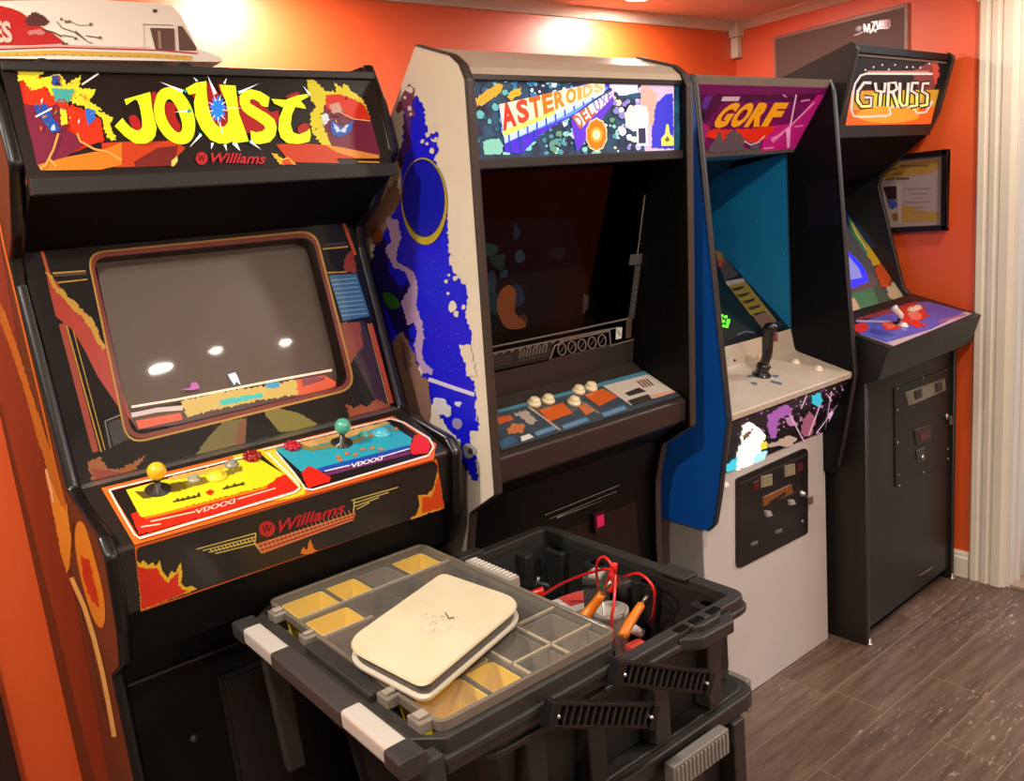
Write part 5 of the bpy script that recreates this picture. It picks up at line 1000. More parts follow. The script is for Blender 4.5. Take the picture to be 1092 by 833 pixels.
    mb.art(TP, Wd((80, 190), (110, 170), (170, 175), (185, 205), (140, 240), (90, 235)), '#c8242c', 3, smooth=2); mb.art(TP, Wd((90, 255), (350, 325), (370, 345), (330, 340), (95, 280)), '#9a7c94', 3); mb.art(TP, Wd((200, 205), (400, 250), (340, 270), (190, 240)), '#2a3c94', 3); mb.stroke(TP, Wd((700, 160), (900, 105)), 2, '#b05c80', 4); mb.stroke(TP, Wd((90, 155), (340, 160)), 2, '#a8a0c8', 3)
    cpn = mb.build('control_panel', root, merge=False, label='black control box with blue and red star-burst top')
    up = TP.n; p = TP.hit(*Wd((402, 178))[0]); mb = MB(); mb.lathe(p, up, [(.02, 0), (.018, .003), (.006, .004), (.006, .02)], mat('#181614', rough=.3), 16); mb.tube([p+up*.02, p+up*.03, p+up*.045+Vector((-.012, .012, 0)), p+up*.06+Vector((-.022, .022, 0))], [.007, .012], mat('#e4dcd4', rough=.3, coat=.3), 12, 3); mb.build('joystick', cpn, label='white-topped joystick')
    for x, y in ((440, 195), (545, 62), (492, 80), (520, 72)):
        p = TP.hit(*Wd((x, y))[0]); q = MB(); q.lathe(p, up, [(.015, 0), (.014, .005), (.010, .006), (.010, .010), (.005, .0125), (0, .013)], mat('#e4ddd6' if x < 460 else '#e0b8a4', rough=.3, coat=.3), 16); q.build('button', cpn)
    # lower front
    mb = MB(); mb.prismX([(1.345, .90), (1.345, .045), (1.36, .045), (1.36, .90)], a, b, mat('#1d1a17', rough=.4, noise=(7, '#2a2622', .7), name='worn_black_front')); mb.prismX([(1.375, .05), (1.375, 0), (1.39, 0), (1.39, .05)], a, b, BLACKM); mb.build('front_panel', root)
    FPl = PY_(1.345); T6 = lambda *p: cz(880, 380, 2.606, *p)
    dm = mat('#161412', rough=.4, name='coin_door_black'); px = T6((193, 90), (340, 32), (342, 300), (196, 362))
    mb = MB(); mb.panel(PY_(1.341), px, dm, .004); cd_ = mb.build('coin_door', root, .0015)
    D2 = PY_(1.340)
    def dbox(name, q, m_, dz=.006, lab=None, f=T6):
        A_ = [D2.hit(x, y) for x, y in f(*q)]; c_ = sum(A_, Vector())/len(A_); mbb = MB(); mbb.loft(A_, [p-(p-c_)*.12+Vector((0, -dz, 0)) for p in A_], m_); return mbb.build(name, cd_, label=lab)
    pl_ = dbox('coin_entry_plate', ((222, 100), (332, 60), (336, 92), (232, 138)), mat('#8a8070', rough=.35, metal=.3), .008, 'beige metal coin entry plate')
    for q in (((248, 97), (266, 90), (268, 114), (250, 120)), ((306, 76), (322, 70), (324, 94), (308, 100))):
        A_ = [PY_(1.331).hit(x, y) for x, y in T6(*q)]; mbb = MB(); mbb.loft(A_, [p+Vector((0, -.003, 0)) for p in A_], mat('#2a1c18', rough=.3)); mbb.build('coin_slot', pl_)
    dbox('coin_return_frame', ((245, 205), (292, 188), (296, 230), (252, 250)), mat('#2a2622', rough=.35), .004)
    dbox('reject_button', ((255, 212), (286, 200), (288, 225), (258, 237)), mat('#501818', rough=.35), .007)
    dbox('lock_plate', ((252, 262), (276, 252), (278, 290), (255, 298)), mat('#3a3632', rough=.4), .003)
    c = D2.hit(*T6((266, 280))[0]); mb = MB(); mb.lathe(c+Vector((0, -.003, 0)), (0, -1, 0), [(.009, 0), (.008, .006), (0, .007)], STEEL, 12); mb.build('lock', cd_)
    c = D2.hit(*T6((335, 167))[0]); mb = MB(); mb.lathe(c, (0, -1, 0), [(.011, 0), (.010, .008), (0, .009)], STEEL, 12); mb.obox(c+Vector((.02, -.01, -.018)), (.008, 0, 0), (0, .0015, 0), (0, 0, .016), STEEL); mb.build('lock', cd_)
    for x, y in ((200, 90), (270, 60), (334, 38), (200, 150), (200, 240), (340, 258), (205, 360), (273, 322), (203, 330), (340, 285)):
        c = D2.hit(*T6((x, y))[0]); mb = MB(); mb.lathe(c, (0, -1, 0), [(.004, 0), (.0035, .003), (0, .0035)], STEEL, 8); mb.build('bolt', cd_)
    fo = FPl
    mb = MB(); 
    for q in (((262, 610), (300, 585)), ((268, 605), (292, 592))): mb.stroke(FPl, T6(*q), 1, '#8a8278', 1)
    mb.build('scuff_mark', root, merge=False)
    for x, y in ((2.425, 1.35), (3.06, 1.35)):
        mb = MB(); mb.lathe((x, y-.018, .0), (0, 0, 1), [(.012, 0), (.012, .006), (.005, .007), (.005, .02)], STEEL, 10); mb.build('levelling_foot', root)
    frame()
build_gyruss()

# ================================================================== things on the right wall
def build_wall_pictures():
    frame(); WP = PX_(RX)
    root = thing('wall_poster', 'grey poster in a thin frame high on the right wall, small white and red lettering', 'poster', (RX-.01, 1.8, 1.70))
    y0, y1, z0, z1 = 1.535, 2.075, 1.70, 2.083
    mb = MB(); mb.box(RX-.012, RX, y0, y1, z0, z1, mat('#a07a70', rough=.35, name='poster_frame')); mb.build('frame', root, .002)
    mb = MB(); mb.box(RX-.0135, RX-.011, y0+.012, y1-.012, z0+.012, z1-.012, mat('#6e5c55', rough=.5, spec=.3, noise=(3, '#5a4a44', .7), name='grey_poster_print'))
    PP = PX_(RX-.0138); Q = lambda *p: cz(900, 0, 13.65, *p)
    for i, q in enumerate(((290, 350, 300, 470), (300, 350, 340, 470), (340, 470, 365, 345), (365, 345, 385, 490), (400, 320, 460, 320), (455, 320, 400, 470), (430, 430, 470, 470), (470, 300, 500, 430))): mb.stroke(PP, Q((q[0], q[1]), (q[2], q[3])), 1.6, '#d8c0c4', 2)
    mb.art(PP, Q((500, 300), (600, 285), (640, 270), (650, 390), (510, 405)), '#b0404a', 2); mb.stroke(PP, Q((440, 450), (500, 412), (640, 410), (668, 380), (660, 290)), 1.5, '#e0b0a8', 3)
    mb.stroke(PP, Q((530, 320), (530, 380)), .8, '#d89a9c', 3); mb.stroke(PP, Q((570, 310), (570, 375)), .8, '#d89a9c', 3); mb.stroke(PP, Q((145, 515), (200, 500), (270, 465)), 1.4, '#c8a8a8', 2)
    mb.art(PP, Q((150, 430), (220, 370), (260, 380), (240, 460)), '#6a5068', 2)
    mb.build('print', root, merge=False)
    root = thing('framed_certificate', 'certificate with yellow bands in a thin black frame behind the rightmost cabinet', 'picture frame', (RX-.01, 1.55, 1.3))
    y0, y1, z0, z1 = 1.392, 1.70, 1.298, 1.572
    mb = MB(); FR = mat('#1c120f', rough=.35, coat=.3, name='black_wood_frame')
    for q in ((y0, y1, z1-.018, z1), (y0, y1, z0, z0+.018), (y0, y0+.018, z0, z1), (y1-.018, y1, z0, z1)): mb.box(RX-.022, RX, *q, FR)
    mb.build('frame', root, .003)
    mb = MB(); mb.box(RX-.008, RX-.004, y0+.015, y1-.015, z0+.015, z1-.015, mat('#a08c86', rough=.5, name='certificate_paper')); PP = PX_(RX-.0082); C = lambda *p: cz(940, 160, 9.257, *p)
    mb.art(PP, C((30, 140), (570, 92), (572, 180), (470, 230), (300, 250), (30, 300)), '#a8803c', 1); mb.art(PP, C((185, 540), (300, 560), (440, 600), (560, 610), (572, 700), (190, 715)), '#a8823c', 1)
    for y, xa, xb, w_ in ((160, 180, 460, 2), (188, 110, 150, 2), (195, 30, 80, 2), (240, 105, 205, 1.4), (284, 150, 270, 2), (290, 40, 120, 1.6), (385, 250, 480, .9), (432, 280, 440, 1), (475, 325, 400, .9), (518, 230, 480, 1), (570, 270, 450, .9), (620, 300, 430, .9)):
        n = int((xb-xa)/16)+1
        for i in range(n):
            x = xa+i*16; mb.stroke(PP, C((x, y-(x-xa)*.03), (x+12, y-(x-xa)*.03-.4)), w_, '#5a3a24' if w_ > 1.2 else '#7a7080', 2)
    mb.art(PP, C((15, 365), (145, 355), (150, 485), (60, 490)), '#2a1a1c', 2); mb.art(PP, C((50, 490), (120, 485), (180, 530), (120, 585), (70, 560)), '#3c4c8c', 2, jag=(.6, 2)); mb.art(PP, C((100, 630), (165, 620), (165, 690), (120, 700)), '#7a5a2c', 2)
    mb.art(PP, C((155, 340), (200, 330), (195, 720), (165, 722)), '#b0a098', 2); mb.build('certificate', root, merge=False)
build_wall_pictures()

# ================================================================== things in the next room, seen through the doorway
def build_next_room():
    frame()
    mb = MB(); G_ = mat('#b9b6b4', rough=.5, name='pale_grey_plastic')
    mb.prismZ([(3.37, .95), (3.85, .95), (3.85, 1.52), (3.37, 1.52)], 0, .34, G_); mb.box(3.35, 3.87, .93, 1.54, .33, .375, G_)
    for y, z in ((1.235, .285), (1.24, .10), (1.10, .2)): mb.box(3.366, 3.371, y-.018, y+.018, z-.018, z+.018, mat('#e8822c', rough=.6))
    rootmesh(mb, 'storage_bin', 'pale grey plastic bin with orange stickers on the floor of the next room', 'storage bin', (3.6, 1.2, 0), bevel=.008)
    mb = MB(); mb.lathe((3.62, 1.33, .376), (0, 0, 1), [(.06, 0), (.095, .02), (.112, .07), (.10, .12), (.06, .155), (0, .165)], mat('#8a8a8c', rough=.5), 24); mb.lathe((3.62, 1.33, .40), (0, 0, 1), [(.113, 0), (.118, .006), (.113, .012)], mat('#d8d4d0', rough=.5), 24)
    rootmesh(mb, 'round_tub', 'grey round tub with pale rim on the pale bin', 'tub', (3.62, 1.33, .376))
    mb = MB(); mb.box(4.2, 4.6, 1.0, 2.3, 0, .55, mat('#1a1a1e', rough=.6)); mb.box(4.2, 4.6, 1.0, 2.3, 1.15, 1.18, mat('#1a1a1e', rough=.6)); mb.box(4.58, 4.6, 1.0, 2.3, .55, 2.0, mat('#1a1a1e', rough=.6)); mb.box(4.2, 4.6, 1.0, 2.3, 1.97, 2.0, mat('#1a1a1e', rough=.6)); mb.box(4.2, 4.6, 2.28, 2.3, .5, 2.0, mat('#1a1a1e', rough=.6)); mb.box(4.2, 4.6, 1.0, 1.02, .5, 2.0, mat('#1a1a1e', rough=.6))
    rootmesh(mb, 'shelving_unit', 'dark open shelving unit seen through the doorway', 'shelf', (4.4, 1.65, 0), bevel=.003)
    mb = MB(); mb.prismX(fillet([(1.15, .553), (1.75, .553), (1.72, .72), (1.5, .80), (1.2, .74)], .06), 4.22, 4.5, mat('#5aa02c', rough=.7, bump=.1)); rootmesh(mb, 'green_bag', 'green bag lying on the lower shelf beyond the doorway', 'bag', (4.36, 1.45, .553), bevel=.02)
    mb = MB(); mb.box(4.22, 4.5, 1.2, 1.8, 1.181, 1.50, mat('#8c1c18', rough=.5)); mb.box(4.215, 4.222, 1.25, 1.75, 1.22, 1.46, mat('#6a1210', rough=.5)); rootmesh(mb, 'red_box', 'dark red box on the upper shelf beyond the doorway', 'box', (4.36, 1.5, 1.181), bevel=.004)
build_next_room()

# ================================================================== the tool totes in front of the cabinets
def rect(x0, x1, y0, y1, r=.02, seg=4): return fillet([(x0, y0), (x1, y0), (x1, y1), (x0, y1)], r, seg)
TB = mat('#191918', rough=.5, bump=.15, noise=(60, '#242321', .5), name='black_tote_plastic')
TG = mat('#292826', rough=.48, noise=(50, '#383532', .5), name='worn_dark_grey_plastic')
LG = mat('#77736d', rough=.45, name='grey_latch_plastic')
def box_body(mb, x0, x1, y0, y1, z0, z1, inset, m, wall=None):
    """tapered box; with wall it is an open tub"""
    o0 = rect(x0+inset, x1-inset, y0+inset, y1-inset, .03); o1 = rect(x0, x1, y0, y1, .03); n = len(o0)
    A = [(x, y, z0) for x, y in o0]; B = [(x, y, z1) for x, y in o1]
    if wall is None: mb.loft(A, B, m); return
    i1 = [(x, y, z1) for x, y in rect(x0+wall, x1-wall, y0+wall, y1-wall, .027)]; i0 = [(x, y, z0+wall) for x, y in rect(x0+inset+wall, x1-inset-wall, y0+inset+wall, y1-inset-wall, .027)]
    vs = A+B+i1+i0; fs = []
    for k in range(3): fs += [(k*n+i, k*n+(i+1) % n, (k+1)*n+(i+1) % n, (k+1)*n+i) for i in range(n)]
    fs += [tuple(range(n)), tuple(3*n+i for i in range(n))]
    mb.faces(vs, fs, m)
def ring(mb, x0, x1, y0, y1, z0, z1, w, m, r=.03):
    o = rect(x0, x1, y0, y1, r); i = rect(x0+w, x1-w, y0+w, y1-w, max(r-w, .008)); n = len(o)
    vs = [(x, y, z0) for x, y in o]+[(x, y, z1) for x, y in o]+[(x, y, z1) for x, y in i]+[(x, y, z0) for x, y in i]
    mb.faces(vs, [(k*n+j, k*n+(j+1) % n, ((k+1) % 4)*n+(j+1) % n, ((k+1) % 4)*n+j) for k in range(4) for j in range(n)], m)
def build_totes():
    frame()
    # bottom rolling box and middle box
    for nm, z0, z1, lb, cat in (('tool_box', 0, .325, 'black lidded tool box on the floor, bottom of the stack', 'tool box'), ('tool_box', .327, .608, 'black tool box with a grey ribbed latch, under the open tote', 'tool box')):
        root = thing(nm, lb, cat, (.89, 1.15, z0)); mb = MB()
        box_body(mb, .60, 1.165, .875, 1.42, z0, z1-.035, .025, TB); mb.build('body', root, .003)
        mb = MB(); mb.prismZ(rect(.585, 1.18, .86, 1.43, .035), z1-.035, z1-.005, TG); mb.prismZ(rect(.60, 1.165, .875, 1.415, .03), z1-.006, z1, TB); mb.build('lid', root, .004)
        for x in (.68, .80, .99, 1.11):
            mb = MB(); mb.prismZ([(x-.02, .885), (x+.02, .885), (x+.016, .852), (x-.016, .852)], z0+.03, z1-.036, TG); mb.build('rib', root, .003)
        for y in (.95, 1.15, 1.35):
            mb = MB(); mb.box(1.14, 1.177, y-.02, y+.02, z0+.03, z1-.036, TG); mb.build('rib', root, .003)
        zc = z1-.018; mb = MB(); mb.box(.90, 1.045, .825, .846, zc-.035, zc+.012, LG)
        for i in range(14): mb.box(.907+i*.0098, .911+i*.0098, .821, .8255, zc-.03, zc+.008, mat('#8f8b84', rough=.45))
        mb.build('latch', root, .002, label='grey ribbed latch')
        mb = MB(); mb.box(1.179, 1.194, .885, .955, zc-.05, zc+.015, LG); mb.build('latch', root, .003)
        if z0 == 0:
            for x in (.66, 1.12):
                mb = MB(); mb.lathe((x-.025, 1.402, .0465), (1, 0, 0), [(.03, 0), (.044, .002), (.046, .012), (.044, .045), (.03, .05)], BLACKM, 24); mb.build('wheel', root)
    # open tote
    z0, z1 = .61, .795
    root = thing('open_tote', 'open black plastic tote full of tool leads, on top of the tool boxes', 'tote', (.87, 1.15, z0))
    x0, x1, y0, y1 = .58, 1.155, .88, 1.41
    mb = MB(); box_body(mb, x0, x1, y0, y1, z0, z1-.003, .025, TB, .008); tub = mb.build('tub', root)
    mb = MB(); ring(mb, x0-.012, x1+.014, y0-.016, y1+.014, z1-.022, z1, .026, TG, .035); ring(mb, x0-.018, x1+.02, y0-.022, y1+.02, z1-.03, z1-.018, .012, TG, .04)
    mb.build('rim', root, .003)
    # rim details: hand hold on the front, ribs, tabs
    mb = MB(); mb.prismZ([(.97, .862), (1.0, .835), (1.08, .832), (1.11, .862)], z1-.03, z1-.008, TG); mb.prismZ([(1.0, .858), (1.02, .846), (1.06, .846), (1.08, .858)], z1-.012, z1+.004, TG); mb.build('hand_hold', root, .003)
    for x, y in ((1.03, .872), (.99, .872), (1.075, .872)):
        mb = MB(); mb.box(x-.014, x+.014, y-.007, y+.007, z1-.0005, z1+.0012, BLACKM); mb.build('rim_slot', root)
    mb = MB(); mb.prismZ(fillet([(1.13, .98), (1.172, .98), (1.172, 1.05), (1.13, 1.05)], .006), z1, z1+.006, TG); mb.build('rim_tab', root, .002)
    mb = MB(); mb.prismZ(fillet([(.88, 1.398), (.98, 1.398), (.97, 1.428), (.89, 1.428)], .008), z1-.004, z1+.008, TG); mb.build('rim_tab', root, .003)
    for x in (.66, .78, .93, 1.07):
        mb = MB(); mb.prismZ([(x-.022, .90), (x+.022, .90), (x+.018, .868), (x-.018, .868)], z0+.005, z1-.03, TG if x > .9 else TB); mb.build('rib', root, .003)
        mb = MB(); mb.box(x-.012, x+.012, 1.365, 1.404, z0+.03, z1-.03, TB); mb.build('inner_rib', root, .004)
    for y in (.93, 1.08, 1.22, 1.345):
        mb = MB(); mb.box(1.125, 1.163, y-.018, y+.018, z0+.005, z1-.03, TG); mb.build('rib', root, .003)
        mb = MB(); mb.box(1.118, 1.15, y-.03, y+.03, z0+.03, z1-.03, TB); mb.build('inner_rib', root, .004)
    mb = MB(); mb.lathe((1.128, 1.14, z1-.09), (0, 0, 1), [(.024, 0), (.024, .05), (.020, .054), (.0, .054)], mat('#2c2a28', rough=.5), 18); mb.build('post_socket', root)
    # ladder-like handles flipped out from the front
    for (px, py, pz), (qx, qy, qz) in (((.652, .820, .822), (.835, .806, .738)), ((.790, .826, .822), (.975, .812, .728))):
        P = Vector((px, py, pz)); Q_ = Vector((qx, qy, qz)); d = (Q_-P); Lh = d.length; d.normalize(); nn = Vector((0, -1, 0)); s = d.cross(nn).normalized(); nn = s.cross(d).normalized()
        mb = MB(); w_ = .016; tk = .007; BR = mat('#0a0a0a', rough=.4, name='black_handle_plastic'); c = (P+Q_)/2
        mb.obox(c+s*w_, d*Lh/2, s*.0025, nn*tk, BR); mb.obox(c-s*w_, d*Lh/2, s*.0025, nn*tk, BR); mb.obox(c+nn*tk*.7*0-nn*.004, d*Lh/2, s*w_, nn*.002, BR)
        for i in range(14): mb.obox(P+d*(.012+i*(Lh-.024)/13), d*.0022, s*w_, nn*tk*.8, mat('#1e1d1c', rough=.5))
        mb.obox(P, d*.006, s*(w_+.003), nn*.011, BR); mb.obox(Q_, d*.006, s*(w_+.003), nn*.011, BR)
        h = mb.build('folding_handle', root, .001, label='black ladder-ribbed handle')
        for t_ in (P+d*.008, Q_-d*.008): mb = MB(); mb.lathe(t_-nn*.0, nn if nn.y < 0 else -nn, [(.0028, 0), (.0028, .0125), (0, .0135)], STEEL, 10); mb.build('rivet', h)
    # things in the tote
    RDm = mat('#d8221c', rough=.35, coat=.3, name='red_insulation'); ORm = mat('#e87c1c', rough=.35, coat=.3, name='orange_grip')
    H = lambda px, py, z: PZ_(z).hit(px, py)
    fl = z0+.009
    mb = MB(); mb.tube([H(575, 638, .72), H(600, 622, .77), H(640, 608, .83), H(655, 612, .835), H(655, 640, .80), H(652, 665, .76), H(656, 690, .70)], .0028, RDm, 8, 6)
    mb.tube([H(640, 640, .74), H(636, 605, .84), H(644, 594, .865), H(654, 606, .85), H(660, 624, .80)], .0028, RDm, 8, 6)
    mb.tube([H(664, 616, .79), H(682, 612, .81), H(697, 628, .79), H(697, 650, .735), H(694, 662, .70)], .0028, RDm, 8, 6)
    mb.tube([H(562, 637, .715), H(570, 633, .72), H(580, 630, .725)], [.006, .010], RDm, 8, 4); mb.tube([H(655, 600, .83), H(652, 618, .80), H(648, 630, .78)], [.007, .010], RDm, 8, 4)
    rootmesh(mb, 'test_lead', 'looping red test leads with red clips in the open tote', 'cable', H(640, 640, .62))
    mb = MB(); mb.tube([H(618, 664, .74), H(630, 650, .76), H(642, 634, .79)], [.012, .008], ORm, 10, 3); mb.tube([H(642, 634, .79), H(652, 620, .82)], .004, STEEL, 8, 2); rootmesh(mb, 'screwdriver', 'orange-handled tool leaning on the white box in the tote, left of the jar', 'hand tool', H(630, 650, .62))
    mb = MB(); mb.tube([H(664, 680, .72), H(672, 664, .74), H(684, 645, .76)], [.011, .008], ORm, 10, 3); mb.tube([H(684, 645, .76), H(690, 635, .775)], .004, STEEL, 8, 2); rootmesh(mb, 'screwdriver', 'orange-handled tool in the tote, right of the clear jar', 'hand tool', H(676, 664, .62))
    c = H(652, 665, .70); mb = MB(); JM = mat('#a39a90', rough=.25, coat=.4, name='cloudy_clear_plastic'); mb.lathe((c.x, c.y, fl), (0, 0, 1), [(.028, 0), (.032, .01), (.033, .10), (.036, .104), (.036, .112), (.031, .112), (.030, .02), (0, .02)], JM, 28); rootmesh(mb, 'plastic_jar', 'cloudy clear round jar standing in the tote', 'jar', (c.x, c.y, fl))
    c = H(607, 650, .69); mb = MB(); mb.prismZ([(c.x-.05, c.y-.03), (c.x+.045, c.y-.05), (c.x+.06, c.y+.02), (c.x-.035, c.y+.04)], fl, .705, mat('#c8c2bc', rough=.5)); mb.prismZ([(c.x-.01, c.y-.015), (c.x+.045, c.y-.03), (c.x+.05, c.y+.02), (c.x, c.y+.03)], .705, .708, mat('#c84840', rough=.5)); rootmesh(mb, 'carton', 'small white carton with a red panel in the tote', 'box', (c.x, c.y, fl), bevel=.002)
    c = H(655, 690, .67); mb = MB(); mb.box(c.x-.02, c.x+.03, c.y-.015, c.y+.05, fl, .64, mat('#b8b0aa', rough=.5)); rootmesh(mb, 'carton', 'little grey-white packet beside the jar in the tote', 'box', (c.x, c.y, fl), bevel=.002)
    c = H(680, 684, .68); mb = MB(); mb.prismZ(fillet([(c.x-.018, c.y-.02), (c.x+.02, c.y-.025), (c.x+.022, c.y+.02), (c.x-.015, c.y+.022)], .006), fl, .672, mat('#e04c3c', rough=.45)); rootmesh(mb, 'connector_block', 'bright red plug in the tote near its front rim', 'plug', (c.x, c.y, fl), bevel=.003)
    c = H(692, 668, .68)+Vector((-.072, .01, .003)); mb = MB(); mb.tube([c+Vector((-.02, .01, -.02)), c+Vector((0, .012, 0)), c+Vector((.03, .0, .005)), c+Vector((.05, -.012, -.01))], .010, mat('#dcd8e0', rough=.5), 10, 4); rootmesh(mb, 'cloth_roll', 'white roll behind the red plug in the tote', 'roll', (c.x, c.y, fl))
    c = H(708, 668, .67); mb = MB(); mb.lathe((c.x, c.y, fl), (0, 0, 1), [(.018, 0), (.02, .004), (.02, .05), (.012, .055), (0, .055)], mat('#2c2a8c', rough=.4), 16); rootmesh(mb, 'bottle_cap', 'dark blue cap in the tote near its right end', 'cap', (c.x, c.y, fl))
    c = H(566, 620, .70); mb = MB(); mb.tube([H(560, 644, .66), H(562, 626, .69), H(567, 619, .71), H(575, 622, .705), H(577, 632, .68)], .006, mat('#20241f', rough=.4), 8, 5); mb.tube([H(565, 612, .725), H(562, 626, .69)], .004, STEEL, 8, 2); mb.bm.transform(Matrix.Translation((0, -.03, 0))); rootmesh(mb, 'pliers', 'dark green-black gripped pliers behind the red clip in the tote', 'hand tool', (c.x, c.y, fl))
    c = H(664, 636, .705)+Vector((-.072, 0, 0)); mb = MB(); mb.obox(Vector((c.x, c.y, .701)), (.022, .01, 0), (-.008, .018, 0), (0, 0, .08), mat('#4a4642', rough=.4)); mb.obox(Vector((c.x, c.y-.004, .775)), (.016, .008, 0), (-.005, .012, 0), (0, 0, .012), mat('#a8a49c', rough=.4)); mb.obox(Vector((c.x-.01, c.y-.022, .765)), (.006, .003, 0), (-.002, .004, 0), (0, 0, .006), mat('#1c7c34', rough=.4)); rootmesh(mb, 'multimeter', 'small dark meter with a grey top standing among the leads', 'meter', (c.x, c.y, fl), bevel=.002)
    for i, (px, py, q) in enumerate(((700, 655, ((-.03, 0), (.02, .02), (.05, .0))), (716, 645, ((-.02, -.02), (0, .02), (.03, .03))))):
        c = H(px, py, .66); mb = MB(); mb.tube([c+Vector((a_, b_, -.03+.03*k)) for k, (a_, b_) in enumerate(q)], .009, mat('#151416', rough=.4), 8, 4); mb.lathe(c+Vector((q[0][0], q[0][1], -.03)), (0, 0, 1), [(.014, 0), (.014, .02), (0, .02)], mat('#151416', rough=.4), 10)
        rootmesh(mb, 'cable_plug', ('black plug lying behind the white roll in the tote', 'black plug by the right wall of the tote')[i], 'plug', (c.x, c.y, fl))
build_totes()

def build_organizer():
    frame()
    z0, z1 = .7965, .862
    root = thing('parts_organizer', 'clear-lidded parts organizer with black frame and silver-ended handle, resting on the open tote', 'organizer', (.64, 1.13, z0))
    x0, x1, y0, y1 = .462, .838, .845, 1.415
    mb = MB(); FRM = TG
    ch = lambda e, c=.035: [(x0+e+c, y0+e), (x1-e-c, y0+e), (x1-e, y0+e+c), (x1-e, y1-e-c), (x1-e-c, y1-e), (x0+e+c, y1-e), (x0+e, y1-e-c), (x0+e, y0+e+c)]
    def chring(e0, e1, za, zb, m):
        o = ch(e0); i = ch(e1, .006); n = 8
        vs = [(x, y, za) for x, y in o]+[(x, y, zb) for x, y in o]+[(x, y, zb) for x, y in i]+[(x, y, za) for x, y in i]
        mb.faces(vs, [(k*n+j, k*n+(j+1) % n, ((k+1) % 4)*n+(j+1) % n, ((k+1) % 4)*n+j) for k in range(4) for j in range(n)], m)
    chring(0, .022, z0, z1-.012, FRM); chring(-.006, .012, z0+.018, z0+.03, FRM)
    mb.build('frame', root, .003)
    mb = MB(); mb.prismZ(ch(.015), z0, z0+.004, mat('#94866f', rough=.5, name='organizer_floor')); mb.build('tray_floor', root)
    CL = glassy('clear_polycarbonate', '#f6f0e6', .10, .08, 1.3); CL2 = glassy('clear_divider', '#e8dece', .12, .1)
    lx0, lx1, ly0, ly1 = .50, .825, .858, 1.402
    mb = MB(); mb.flat([[(x, y, z1) for x, y in rect(lx0, lx1, ly0, ly1, .02)]], CL)
    mb.build('lid', root, label='clear lid')
    mb = MB(); ring(mb, lx0-.003, lx1+.003, ly0-.003, ly1+.003, z1-.012, z1+.003, .007, mat('#6e665a', rough=.25, coat=.4, name='cloudy_lid_edge'), .02); mb.build('lid_edge', root, .001)
    for ya, yb in ((.872, .905), (.955, .985), (1.21, 1.235), (1.33, 1.36)):
        mb = MB(); mb.box(.478, .503, ya, yb, z1-.012, z1+.004, mat('#7c7468', rough=.25, coat=.4)); mb.box(.482, .499, ya+.008, yb-.008, z1+.004, z1+.009, mat('#9a9082', rough=.25, coat=.4)); mb.build('lid_hinge', root, .002)
    mb = MB(); mb.box(.826, .848, 1.115, 1.25, z1-.02, z1+.008, mat('#9a948a', rough=.3, coat=.3))
    for i in range(12): mb.box(.829, .846, 1.12+i*.0105, 1.125+i*.0105, z1+.008, z1+.011, mat('#c8c2b8', rough=.3))
    mb.build('lid_latch', root, .002, label='clear ribbed latch')
    mb = MB(); mb.box(.47, .497, .99, 1.20, z1-.02, z1+.001, TG); mb.build('handle_recess', root, .004)
    for q in ((.508, .82, 1.200, 1.203), (.508, .82, 1.29, 1.293), (.508, .82, .995, .998), (.595, .598, .865, 1.395), (.663, .666, 1.0, 1.395), (.735, .738, .865, 1.395), (.655, .658, .865, .995)):
        mb = MB(); mb.box(q[0], q[1], q[2], q[3], z0+.004, z1-.004, CL2); mb.build('divider', root)
    for q in ((.508, .82, 1.2955, 1.299), (.508, .60, 1.205, 1.208), (.66, .82, .992, .996), (.66, .82, .905, .909), (.66, .664, .865, .99), (.735, .739, .865, .99)):
        mb = MB(); mb.box(q[0], q[1], q[2], q[3], z1-.005, z1-.001, mat('#c4bba8', rough=.2, coat=.5)); mb.build('lid_rib', root, label='pale moulded rib in the clear lid')
    # carrying handle along the left edge
    hx, hz = .438, z1-.012
    def bar(ya, yb, m_, nm, w_=.017, lab=None):
        mb = MB(); o = fillet([(hx-w_, hz-.014), (hx+w_, hz-.014), (hx+w_, hz+.014), (hx-w_, hz+.014)], .006, 3); mb.loft([(x, ya, z) for x, z in o], [(x, yb, z) for x, z in o], m_); return mb.build(nm, root, .0015, label=lab)
    ALU = mat('#c4beb4', rough=.35, metal=.2, name='silver_clip')
    bar(.985, 1.215, mat('#35312e', rough=.55, bump=.3, name='rubber_grip'), 'handle_grip', .018, 'dark rubber grip'); bar(1.215, 1.33, ALU, 'handle_clip', .016, 'silver handle end'); bar(.865, .985, ALU, 'handle_clip', .016, 'silver handle end')
    bar(1.33, 1.372, TG, 'handle_corner', .02); bar(.825, .865, TG, 'handle_corner', .02)
    for y in (1.335, .845):
        mb = MB(); mb.loft([(.446, y-.012, hz-.01), (.486, y-.012, hz-.01), (.486, y+.014, hz-.01), (.446, y+.014, hz-.01)], [(.458, y-.012, .575), (.49, y-.012, .575), (.49, y+.010, .575), (.458, y+.010, .575)], TG); mb.build('handle_leg', root, .003)
    # cups in the organizer
    YC = mat('#eed012', rough=.4, coat=.2, name='yellow_cup'); GC = mat('#7c7468', rough=.35, coat=.3, name='clear_grey_cup')
